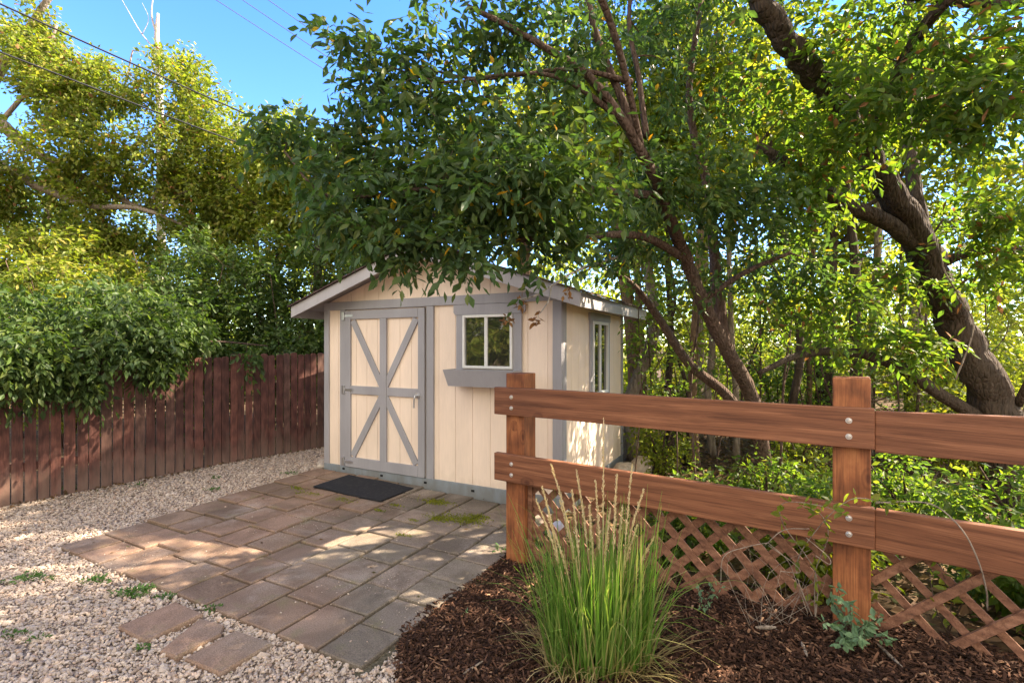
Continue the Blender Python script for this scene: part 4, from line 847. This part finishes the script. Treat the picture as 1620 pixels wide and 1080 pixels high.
for i, (x, y, h, r, n, lf, lb) in enumerate([
        (-6.4, 7.2, 3.0, 1.1, 230, 'leaf_left', 'tall bush at the left edge above the fence'), (-5.1, 7.9, 3.2, 1.2, 300, 'leaf_vine', 'dark green bush behind the fence middle'),
        (-3.8, 8.4, 3.3, 1.1, 300, 'leaf_vine', 'bush behind the fence nearest the shed'), (-2.6, 8.4, 3.0, .9, 230, 'leaf_vine', 'bush behind the left wall of the shed'), (-7.8, 8.0, 3.2, 1.2, 220, 'leaf_left', 'broad bush far left behind the fence'), (-5.9, 9.8, 4.6, 1.5, 330, 'leaf_left', 'second row bush behind the dark green one'), (-3.4, 10.4, 4.6, 1.4, 300, 'leaf_left', 'second row bush left of the shed roof'), (-8.9, 10.6, 4.6, 1.6, 320, 'leaf_left', 'second row bush at the left edge')]):
    shrub(lb, x, y, h, r, n, lf, 600 + i, group='bushes behind the picket fence', per=14, lsize=.088)
# creeper spilling over the picket fence
def fence_pt(s, off, z): p = FQ + FD * s; q = np.array([FD[1], -FD[0]]) * off; return (p[0] + q[0], p[1] + q[1], z)
tree('creeper', 'dense green creeper spilling over the top of the picket fence', 'creeper',
     [[(*fence_pt(1.2, -.15, -.02), .03), (*fence_pt(1.2, -.12, .7), .025), (*fence_pt(1.15, -.05, 1.42), .02), (*fence_pt(1.0, .08, 1.5), .014), (*fence_pt(.3, .12, 1.45), .010), (*fence_pt(-.4, .1, 1.35), .006)],
      [(*fence_pt(1.15, -.05, 1.42), .016), (*fence_pt(1.7, .05, 1.55), .012), (*fence_pt(2.4, .05, 1.5), .008)]],
     [((*fence_pt(.8, .06, 1.60),), (.60, .45, .34), 130), ((*fence_pt(.1, .08, 1.45),), (.45, .4, .34), 90), ((*fence_pt(1.3, .02, 1.64),), (.45, .4, .30), 84), ((*fence_pt(.55, .12, 1.22),), (.3, .28, .2), 40), ((*fence_pt(1.15, .10, 1.34),), (.22, .18, .12), 14),
      ((*fence_pt(-.5, .08, 1.35),), (.4, .35, .36), 60), ((*fence_pt(2.1, .06, 1.40),), (.14, .12, .08), 7), ((*fence_pt(-.12, .10, .95),), (.16, .14, .16), 14), ((*fence_pt(.6, -.5, 1.85),), (1.5, .7, .42), 170)],
     'leaf_vine', 81, lsize=.085, per=6, nl=5, slen=.15, barkm='bark_smooth', droop=.6, gap=-.08, twig=.003, crown='foliage', stem='stem', hang=.5)
# dead tree and pale pole-like trunk
def bare(name, label, limbs, mat, group=None):
    base = np.array(limbs[0][0][:3]); mb = MB()
    for l in limbs:
        s_ = smoothpath(l, 5); mb.tube(s_[:, :3] - base, s_[:, 3], 7)
    return tag(mb.build(name, M[mat], None, base, smooth=True), label, 'tree' if 'tree' in name else 'branch', group)
x0 = P(248, 100, 11.6)
bare('dead_tree', 'bare bleached dead tree top against the sky at upper left', [[(x0[0], 11.6, -.05, .12), (x0[0] + .1, 11.6, 3, .10), (*P(252, 120, 11.6), .075), (*P(248, 60, 11.6), .055), (*P(250, 22, 11.6), .03)],
    [(*P(250, 60, 11.6), .03), (*P(240, 25, 11.6), .02), (*P(243, -10, 11.6), .01)], [(*P(251, 85, 11.6), .02), (*P(225, 55, 11.6), .012), (*P(207, 25, 11.6), .009), (*P(190, -5, 11.6), .005)], [(*P(225, 55, 11.6), .01), (*P(235, 30, 11.6), .006), (*P(225, 5, 11.6), .004)]], 'dead_wood')
x0 = P(404, 345, 9.7)
bare('dead_tree', 'thin pale leaning stem among the leaves near the cable ends', [[(x0[0] + .15, 9.7, -.05, .06), (x0[0] + .1, 9.7, 2, .055), (*P(402, 345, 9.7), .05), (*P(390, 290, 9.7), .045), (*P(377, 240, 9.7), .035), (*P(378, 190, 9.7), .02)]], 'dead_wood')
# dead leafy twig hanging in front of the shed
tree('dead_twig', 'pale broken twig with curled brown leaves hanging by the shed window', 'branch',
     [L((1000, 400, 3.9, .012), (920, 425, 3.7, .010), (872, 452, 3.6, .009), (845, 468, 3.6, .007), (812, 475, 3.6, .004)), L((872, 452, 3.6, .006), (868, 475, 3.6, .005), (855, 495, 3.6, .003)), L((845, 468, 3.6, .004), (822, 478, 3.6, .003)), L((812, 475, 3.6, .003), (803, 498, 3.6, .002))],
     [B(824, 478, 3.6, .03, .03, .05, 7), B(802, 505, 3.6, .03, .03, .04, 6), B(850, 505, 3.6, .03, .03, .05, 6), B(898, 462, 3.7, .02, .02, .05, 4)], 'leaf_brown', 91, lsize=.055, per=3, nl=1, barkm='dead_wood', gap=-2, twig=.002, slen=.04, crown='leaves', stem='twig')

# ------------------------------------------------------------------ overhead cables
def cable(name, label, a, b, r, mat, group):
    a, b = np.array(a), np.array(b); t = np.linspace(-.35, 1.6, 30)[:, None]; p = a + (b - a) * t; p[:, 2] += (-.0 + .012 * np.linalg.norm(b - a) * ((t[:, 0] - .6) ** 2)) 
    mb = MB(); mb.tube(p - a, r, 6); tag(mb.build(name, M[mat], None, a, smooth=True), label, 'cable', group)
cable('overhead_cable', 'thick dark cable crossing the upper left treetops, upper of two', P(0, 8, 6), P(405, 188, 7.6), .011, 'cable', 'service cables over the fence')
cable('overhead_cable', 'thick dark cable crossing the left trees, lower of two', P(0, 84, 6), P(405, 237, 7.6), .0105, 'cable', 'service cables over the fence')
for (a, b, lb) in (((340, 0), (560, 140), 'thin power line against open sky, lowest of three'), ((382, 0), (560, 118), 'thin power line in the middle of the three in open sky'), ((423, 0), (580, 108), 'thin power line nearest the top centre of the sky')):
    cable('power_line', lb, P(*a, 14), P(*b, 15), .010, 'cable_grey', 'three thin power lines in the sky')

# ------------------------------------------------------------------ grass clump
rg = np.random.default_rng(19); gc = np.array([.385, 2.20]); gz = float(G(*gc)); N = 900
gcl = thing('ornamental_grass', 'tall green clump of feather grass with tan plumes before the rail fence', 'grass', (gc[0], gc[1], gz))
a = rg.uniform(0, 6.28, N); rb = .165 * np.sqrt(rg.uniform(0, 1, N)) * np.array([1.0]); bx, by = rb * np.cos(a) * 1.35, rb * np.sin(a) * .8
hgt = rg.uniform(.34, .84, N) * rg.uniform(.8, 1, N); ln = rg.uniform(.03, .50, N) ** 1.2 * (.3 + rb / .15); ang = a + rg.normal(0, .75, N)
T5 = np.linspace(0, 1, 7); V, F = [], []; 
dx, dy = np.cos(ang), np.sin(ang); bend = rg.uniform(0, 1, N) ** 1.8 * .9; tilt = rg.uniform(-.5, .5, N) + ang + math.pi / 2
for k, t in enumerate(T5):
    out = ln * hgt * (t * .55 + bend * t ** 2.6 * 1.2); z = hgt * (t - bend * .55 * t ** 3); wv = .0032 * (1 - t ** 2.2) + .0004
    cx, cyy = bx + dx * out, by + dy * out; V.append(np.stack([np.stack([cx - np.cos(tilt) * wv, cyy - np.sin(tilt) * wv, z], -1), np.stack([cx + np.cos(tilt) * wv, cyy + np.sin(tilt) * wv, z], -1)], 1))
V = np.stack(V, 1).reshape(-1, 3); k = (np.arange(N)[:, None] * 14 + np.arange(6)[None] * 2).ravel(); F = np.stack([k, k + 1, k + 3, k + 2], -1)
link('blades', npmesh('blades', V, [F], M['blade'], smooth=True), gcl)
N2 = 420; a2 = rg.uniform(0, 6.28, N2); r2_ = .20 * np.sqrt(rg.uniform(0, 1, N2)); p0 = np.stack([r2_ * np.cos(a2) * 1.2, r2_ * np.sin(a2) * .8, np.zeros(N2)], -1)
an2 = a2 + rg.normal(0, .7, N2); le = rg.uniform(.10, .34, N2); ou = rg.uniform(.35, 1.1, N2); dr = rg.uniform(.0, .9, N2); V = []
for t in np.linspace(0, 1, 6):
    c2 = p0 + np.stack([np.cos(an2) * le * ou * t, np.sin(an2) * le * ou * t, le * (t - dr * t * t)], -1); w2 = (.0028 * (1 - t ** 2) + .0004) * np.stack([-np.sin(an2), np.cos(an2), np.zeros(N2)], -1); V.append(np.stack([c2 - w2, c2 + w2], 1))
V = np.stack(V, 1).reshape(-1, 3); k = (np.arange(N2)[:, None] * 12 + np.arange(5)[None] * 2).ravel()
link('dry_blades', npmesh('dry_blades', V, [np.stack([k, k + 1, k + 3, k + 2], -1)], M['straw'], smooth=True), gcl)
tips = [(872, 735, -.0), (905, 775, 0), (858, 770, .03), (848, 790, .0), (942, 760, .02), (1000, 735, .0), (955, 665, .05), (976, 750, -.02), (1018, 775, .03), (932, 800, 0), (1034, 850, .06), (965, 805, -.05), (895, 830, 0), (868, 820, -.03), (1008, 830, 0), (985, 800, .08), (912, 745, .1), (885, 790, .05)]
for i, (px, py, dY) in enumerate(tips):
    tp = P(px, py, 2.2 + dY + rg.uniform(-.05, .05)) - np.array([gc[0], gc[1], gz]); b0 = np.array([tp[0] * .35 + rg.uniform(-.04, .04), rg.uniform(-.06, .06), 0])
    path = smoothpath([b0, b0 + (tp - b0) * np.array([.25, .25, .4]), b0 + (tp - b0) * np.array([.62, .62, .75]), tp], 5); mb = MB(); mb.tube(path, np.linspace(.0022, .0010, len(path)), 5)
    stalk = mb.build('stalk', M['plume'], gcl)
    s0 = int(len(path) * .55); cpts = path[s0:]; n = 300; t = rg.uniform(0, 1, n) ** .9 * (len(cpts) - 1.001); i0 = t.astype(int); q = cpts[i0] + (cpts[i0 + 1] - cpts[i0]) * (t - i0)[:, None]
    q = q + rg.normal(0, .002, (n, 3)); d = unit(cpts[-1] - cpts[0]) + rg.normal(0, .22, (n, 3)); V, Q, T = leaves(rg, q, d, rg.uniform(.011, .024, n) * (1 - .5 * t / len(cpts)), .25, .2, False)
    link('plume', npmesh('plume', V, [Q, T], M['plume']), gcl)

# ------------------------------------------------------------------ weeds, moss, litter, twigs
def weed(label, x, y, r, h, n, mat, seed, ls=.02, name='weed', group='small weeds in the gravel'):
    rg = np.random.default_rng(seed); z = float(G(x, y)); a = rg.uniform(0, 6.28, n); rr = r * np.sqrt(rg.uniform(0, 1, n)); lob = 1 + .5 * np.sin(a * 3 + seed)
    p = np.stack([rr * np.cos(a) * lob * 1.4, rr * np.sin(a) * .75 * lob, rg.uniform(0.0, h, n)], -1); d = np.stack([np.cos(a), np.sin(a), rg.uniform(-.2, .9, n)], -1) + rg.normal(0, .4, (n, 3))
    V, Q, T = leaves(rg, p, d, ls * rg.uniform(.6, 1.3, n), .5, .8, True); return tag(link(name, npmesh(name, V, [Q, T], M[mat]), None, (x, y, z + .004)), label, 'weed', group)
for i, (px, py, r, h, n, lb) in enumerate([(45, 912, .085, .02, 260, 'flat grey-green weed at the left edge of the gravel'), (152, 915, .055, .02, 170, 'weed patch in gravel left of the paving corner'), (215, 935, .075, .03, 320, 'largest green weed tuft against the paving edge'), (263, 942, .035, .02, 90, 'bright tuft in the notch above the loose slabs'),
        (335, 962, .028, .025, 70, 'weed between paving edge and middle loose slab'), (20, 1000, .04, .015, 70, 'faint weed at the lower left edge'), (60, 1006, .035, .015, 60, 'small weed below the flat grey-green one'), (222, 771, .06, .02, 60, 'tiny weed at the foot of the picket fence'), (338, 780, .05, .03, 90, 'weed in far gravel midway to the shed'),
        (460, 757, .06, .03, 90, 'weed in gravel beside the shed corner'), (343, 762, .04, .03, 60, 'pale weed in far gravel under the fence'), (110, 775, .045, .05, 130, 'weed growing at the base of the left fence boards'), (228, 1020, .02, .015, 36, 'sprout beside the corner of leftmost loose slab')]):
    z = .02; Y = FPX * (EYE - z) / (py - HOR); p = P(px, py, Y); weed(lb, p[0], p[1], r, h, n, 'weed', 800 + i)
p = P(740, 972, FPX * 1.47 / (972 - HOR)); weed('tiny pale sprout in the mulch left of the grass clump', p[0], p[1], .02, .03, 26, 'thistle', 830, group='plants in the mulch bed')
p = P(795, 845, FPX * 1.47 / (872 - HOR)); weed('small green sprout beside the left fence post', p[0] - .02, p[1], .025, .06, 30, 'weed', 831, .03, group='plants in the mulch bed')
# leafy blue-green weed in front of the right post
def leafy(label, cx, cy, cz, stems, seed, mat='thistle', name='leafy_weed', ls=.035, group='plants in the mulch bed', nl=5, barkm='bark_smooth'):
    rg = np.random.default_rng(seed); base = np.array([cx, cy, cz]); mb = MB(); P_, D_2 = [], []
    for s_ in stems:
        path = smoothpath(s_, 5) - base; mb.tube(path, np.linspace(.0028, .0012, len(path)), 5)
        for q in path[2::2]:
            for _ in range(nl): P_.append(q + rg.normal(0, .004, 3)); D_2.append(rg.normal(0, .7, 3) + np.array([0, -.2, .15]))
    th = thing(name, label, 'plant', base, 0, group); mb.build('stem', M[barkm], th); V, Q, T = leaves(rg, np.array(P_), np.array(D_2), ls * rg.uniform(.6, 1.3, len(P_)), .5, .8, True)
    link('leaves', npmesh('leaves', V, [Q, T], M[mat]), th); return th
c = P(1345, 1000, 2.22); c[2] = float(G(c[0], c[1])); st = []
for (px, py, Y) in ((1325, 870 + 60, 2.25), (1305, 985, 2.2), (1345, 955, 2.15), (1375, 985, 2.1), (1410, 1012, 2.1), (1360, 1010, 2.05), (1330, 1020, 2.1), (1395, 975, 2.2), (1312, 945, 2.3)):
    q = P(px, py, Y); q[2] = max(q[2], float(G(q[0], q[1])) + .03); st.append([c, (c + q) / 2 + np.array([0, 0, .03]), q])
leafy('blue-green leafy weed at the foot of the right fence post', *c, st, 41, nl=5, ls=.04)
c = P(1110, 945, 2.6); c[2] = float(G(c[0], c[1])); st = [[c, (c + P(px, py, 2.5)) / 2, P(px, py, 2.5)] for px, py in ((1105, 925), (1130, 915), (1140, 930))]
leafy('small blue-green sprig under the left lattice', *c, st, 42, nl=3, ls=.028)
# vine over the lower rail at the right post
vs = [[P(1290, 905, 2.42), P(1240, 830, 2.36), P(1240, 795, 2.33), P(1300, 800, 2.22), P(1340, 815, 2.16)], [P(1260, 900, 2.45), P(1290, 840, 2.32), P(1345, 790, 2.22), P(1400, 795, 2.17), P(1430, 800, 2.15)], [P(1290, 905, 2.42), P(1310, 850, 2.3), P(1300, 815, 2.24), P(1270, 800, 2.27)]]
c = P(1290, 935, 2.42); c[2] = float(G(c[0], c[1])); vs = [[c] + v for v in vs]
leafy('green vine trailing over the lower rail at the right post', *c, vs, 43, 'leaf_back', 'vine', .045, nl=3, group='vines on the rail fence', barkm='bark_pale')
c = P(1500, 1010, 2.28); c[2] = float(G(c[0], c[1])); vs = [[c, P(1505, 940, 2.2), P(1490, 905, 2.16)], [c, P(1530, 930, 2.16), P(1515, 880, 2.1)], [c, P(1480, 960, 2.2), P(1470, 900, 2.18)]]
leafy('vine with rounded leaves poking through the right lattice', *c, vs, 44, 'leaf_back', 'vine', .045, nl=2, group='vines on the rail fence')
mb = MB(); c0 = P(1345, 792, 2.2)
pth = smoothpath([P(1385, 795, 2.18), P(1440, 793, 2.14), P(1480, 800, 2.08), P(1520, 835, 2.02), P(1545, 880, 2.0), P(1560, 930, 2.02), P(1562, 965, 2.05)], 6); mb.tube(pth - c0, .0032, 6); mb.build  # long bare runner
tag(mb.build('bare_vine', M['bark_pale'], None, c0, smooth=True), 'long bare vine stem drooping across the right rail section', 'vine', 'vines on the rail fence')
mb = MB(); pth = smoothpath([P(1512, 600, 3.9), P(1540, 520, 3.9), P(1525, 480, 3.95), P(1495, 430, 4.0), P(1485, 380, 4.05)], 6); mb.tube(pth - pth[0], .006, 6)
tag(mb.build('bare_vine', M['bark_pale'], None, pth[0], smooth=True), 'thin pale vine looping down the old tree trunk', 'vine')
# dry twigs by the left lattice
rg = np.random.default_rng(55); c = P(1235, 930, 2.42); c[2] = float(G(c[0], c[1])); mb = MB()
for i in range(20):
    q = P(rg.uniform(1130, 1310), rg.uniform(850, 945), rg.uniform(2.28, 2.5)); s_ = P(rg.uniform(1170, 1290), 940, rg.uniform(2.36, 2.48)); s_[2] = float(G(s_[0], s_[1]))
    m_ = (q + s_) / 2 + rg.normal(0, .05, 3); mb.tube(smoothpath([s_, m_, q], 4) - c, np.linspace(.0014, .0006, 9), 4)
for rows in (((1140, 925), (1145, 880), (1180, 865), (1215, 858)), ((1215, 858), (1245, 885), (1260, 920), (1278, 970)), ((1210, 862), (1240, 838), (1280, 836)), ((1215, 862), (1255, 890), (1265, 905), (1235, 903)), ((1275, 850), (1310, 880), (1312, 892), (1290, 878))):
    mb.tube(smoothpath([P(a_, b_, 2.24) for a_, b_ in rows], 5) - c, .0017, 5)
tag(mb.build('dry_twigs', M['bark_pale'], None, c, smooth=True), 'tangle of dry pale twigs leaning on the lattice', 'twigs')
# fallen sticks on the mulch
for i, (a_, b_, r, lb) in enumerate((((1195, 1000), (1228, 1004), .008, 'short flat wood chip lying in the mulch'), ((1268, 1030), (1277, 1056), .006, 'upright tan splinter in the mulch'), ((1388, 1042), (1428, 1085), .006, 'long tan stick at the bottom right'), ((733, 1079), (765, 1060), .005, 'pale stick at the bottom edge of the mulch'))):
    pa, pb = [np.array(P(*q, FPX * 1.36 / (q[1] - HOR)) if q[0] > 900 else P(*q, FPX * 1.46 / (q[1] - HOR))) for q in (a_, b_)]
    pa[2] = float(G(pa[0], pa[1])) + .035; pb[2] = float(G(pb[0], pb[1])) + .04; V, F = tube(np.linspace(pa, pb, 5) - pa, [r * .5, r, r * .9, r, r * .3], 5, True, .25, rg); mb = MB(); mb.add(V, F)
    tag(mb.build('wood_chip', M['bark_pale'], None, pa), lb, 'wood chip', 'larger wood pieces on the mulch')
# moss on the pavers
for i, (px, py, r, n) in enumerate([(692, 794, .07, 500), (500, 787, .04, 200), (486, 786, .05, 240), (470, 777, .03, 90), (545, 794, .05, 260), (715, 818, .09, 560), (745, 820, .05, 400), (655, 822, .03, 120), (755, 815, .05, 300), (690, 818, .05, 300), (640, 845, .03, 90), (625, 800, .03, 90), (600, 808, .025, 80)]):
    if i == 0: mp, md = [], []
    Y = FPX * 1.46 / (py - HOR); p = P(px, py, Y); k = rg.normal(0, 1, (n, 2)) * np.array([r * 1.2, r * .55]); th_ = SA; x_, y_ = p[0] + k[:, 0] * math.cos(th_) - k[:, 1] * math.sin(th_), p[1] + k[:, 0] * math.sin(th_) + k[:, 1] * math.cos(th_)
    mp.append(np.stack([x_, y_, G(x_, y_) + .021], -1)); md.append(rg.normal(0, .6, (n, 3)) + np.array([0, 0, .5]))
V, Q, T = leaves(rg, np.concatenate(mp), np.concatenate(md), .014, .8, .5, False)
tag(link('moss', npmesh('moss', V, [Q, T], M['moss'])), 'yellow-green moss in the joints of the paving near the doormat', 'moss', kind='stuff')
# leaf litter behind the rail fence and along the picket fence
X = rg.uniform(-.2, 9, 26000); Y = rg.uniform(2, 12, 26000); lx, ly = w2sh(X, Y); ok = (((X - FP[0]) * FN[0] + (Y - FP[1]) * FN[1]) < -.05) & ~((lx < .02) & (lx > -3) & (ly < 2.1) & (ly > -2.6)) & (lx > .02)
X, Y = X[ok], Y[ok]; n = len(X); V, Q, T = leaves(rg, np.stack([X, Y, G(X, Y) - .02 + rg.uniform(0, .03, n)], -1), np.stack([rg.normal(0, 1, n), rg.normal(0, 1, n), rg.normal(0, .25, n)], -1), rg.uniform(.04, .09, n), .6, 1.2, False)
tag(link('leaf_litter', npmesh('leaf_litter', V, [Q, T], M['litter'])), 'brown fallen leaves on the ground behind the rail fence', 'leaf litter', kind='stuff')
s_ = rg.uniform(-1, 4.6, 520); of = np.abs(rg.normal(0, .07, 520)) + .01; pt = FQ[None] + FD[None] * s_[:, None] + np.array([FD[1], -FD[0]])[None] * of[:, None]
V, Q, T = leaves(rg, np.stack([pt[:, 0], pt[:, 1], G(pt[:, 0], pt[:, 1]) + rg.uniform(.005, .03, 520)], -1), rg.normal(0, 1, (520, 3)) * np.array([1, 1, .3]), rg.uniform(.02, .05, 520), .6, 1, False)
tag(link('fence_litter', npmesh('fence_litter', V, [Q, T], M['litter'])), 'thin line of dry leaves along the foot of the picket fence', 'leaf litter', kind='stuff')
fx_, fy_ = scatter_pts(rg, 900, -4.5, 1.0, 2.0, 6.5, lambda X, Y: left_of_fence(X, Y) & (w2sh(X, Y)[1] < -.05) & (w2sh(X, Y)[0] < .1), lambda X, Y: .16)
V, Q, T = leaves(rg, np.stack([fx_, fy_, G(fx_, fy_) + .028], -1), rg.normal(0, 1, (len(fx_), 3)) * np.array([1, 1, .15]), rg.uniform(.015, .04, len(fx_)), .55, 1.5, True)
tag(link('fallen_leaves', npmesh('fallen_leaves', V, [Q, T], M['litter'])), 'small dry leaves strewn over the gravel and the paving', 'leaf litter', kind='stuff')
# rocks by the shed corners
def rock(label, x, y, s, seed, mat='rock', name='rock'):
    rr = np.random.default_rng(seed); import bmesh
    bm = bmesh.new(); bmesh.ops.create_icosphere(bm, subdivisions=3, radius=1)
    for v in bm.verts:
        p_ = np.array(v.co); k = 1 + .22 * noise3(p_[None], 1.6, seed)[0] + .06 * noise3(p_[None], 5, seed + 1)[0]; v.co = Vector(p_ * k * np.array(s))
    me = bpy.data.meshes.new(name); bm.to_mesh(me); bm.free(); me.materials.append(M[mat])
    return tag(link(name, me, None, (x, y, float(G(x, y)) + s[2] * .35), (0, 0, rr.uniform(0, 6))), label, 'rock', 'rocks beside the shed')
X, Y = sh2w(-3.03, .02); rock('small tan rock at the left front corner of the shed', X, Y, (.06, .05, .04), 1)
X, Y = sh2w(-3.12, .12); rock('brownish rock behind the one at the shed corner', X, Y, (.09, .06, .05), 2)
X, Y = sh2w(.16, 1.55); rock('sunlit pale rock against the shed side wall', X, Y, (.16, .12, .13), 3)
X, Y = sh2w(.30, 1.75); rock('second pale rock near the rear of the shed side', X, Y, (.13, .11, .16), 4)
# white plastic jug lying behind the lattice
jb = MB(); prof = [(0, .0), (.05, .0), (.058, .012), (.058, .12), (.05, .15), (.025, .175), (.02, .18), (.02, .2), (0, .2)]
pth = np.array([(0, 0, z) for r, z in prof]); V, F = tube(np.array([(0, 0, z + i * 1e-5) for i, (r, z) in enumerate(prof)]), [max(r, .001) for r, z in prof], 16)
jb.add(V, F); X, Y = P(872, 770, 3.75)[:2]
tag(jb.build('plastic_jug', M['plastic'], None, (X, Y, .12), (R(70), R(20), R(40)), smooth=True), 'white plastic jug lying behind the lattice by the left post', 'jug')
for i, (x, y, lb) in enumerate(((-7.7, -.1, 'bush reflected in the shed window, left of the viewpoint'), (-6.9, -2.0, 'bush reflected beside the garden trees behind the viewpoint'), (-9.6, -.6, 'tall bush at the back of the garden beyond the viewpoint'))):
    shrub(lb, x, y, 3.4, 1.2, 320, 'leaf_left', 950 + i, group='bushes at the near side of the garden', per=12, lsize=.11)
# a belt of trees behind the viewpoint, seen in the window glass
for i, (x, y, lb) in enumerate(((-7.2, -1.2, 'leafy tree left of the viewpoint reflected in the shed window'), (-9.0, 1.6, 'leafy tree beyond the near end of the picket fence'), (-5.2, -4.6, 'leafy tree behind the viewpoint'))):
    simple_tree('garden_tree', lb, x, y, 5.4, 2.0, 2.7, 2.0, 420, 'leaf_left', 900 + i, (0, 0), .13, group='trees at the near side of the garden', lsize=.14, per=8, nl=3, slen=.25, wr=.6, sides=6, maxseg=6)
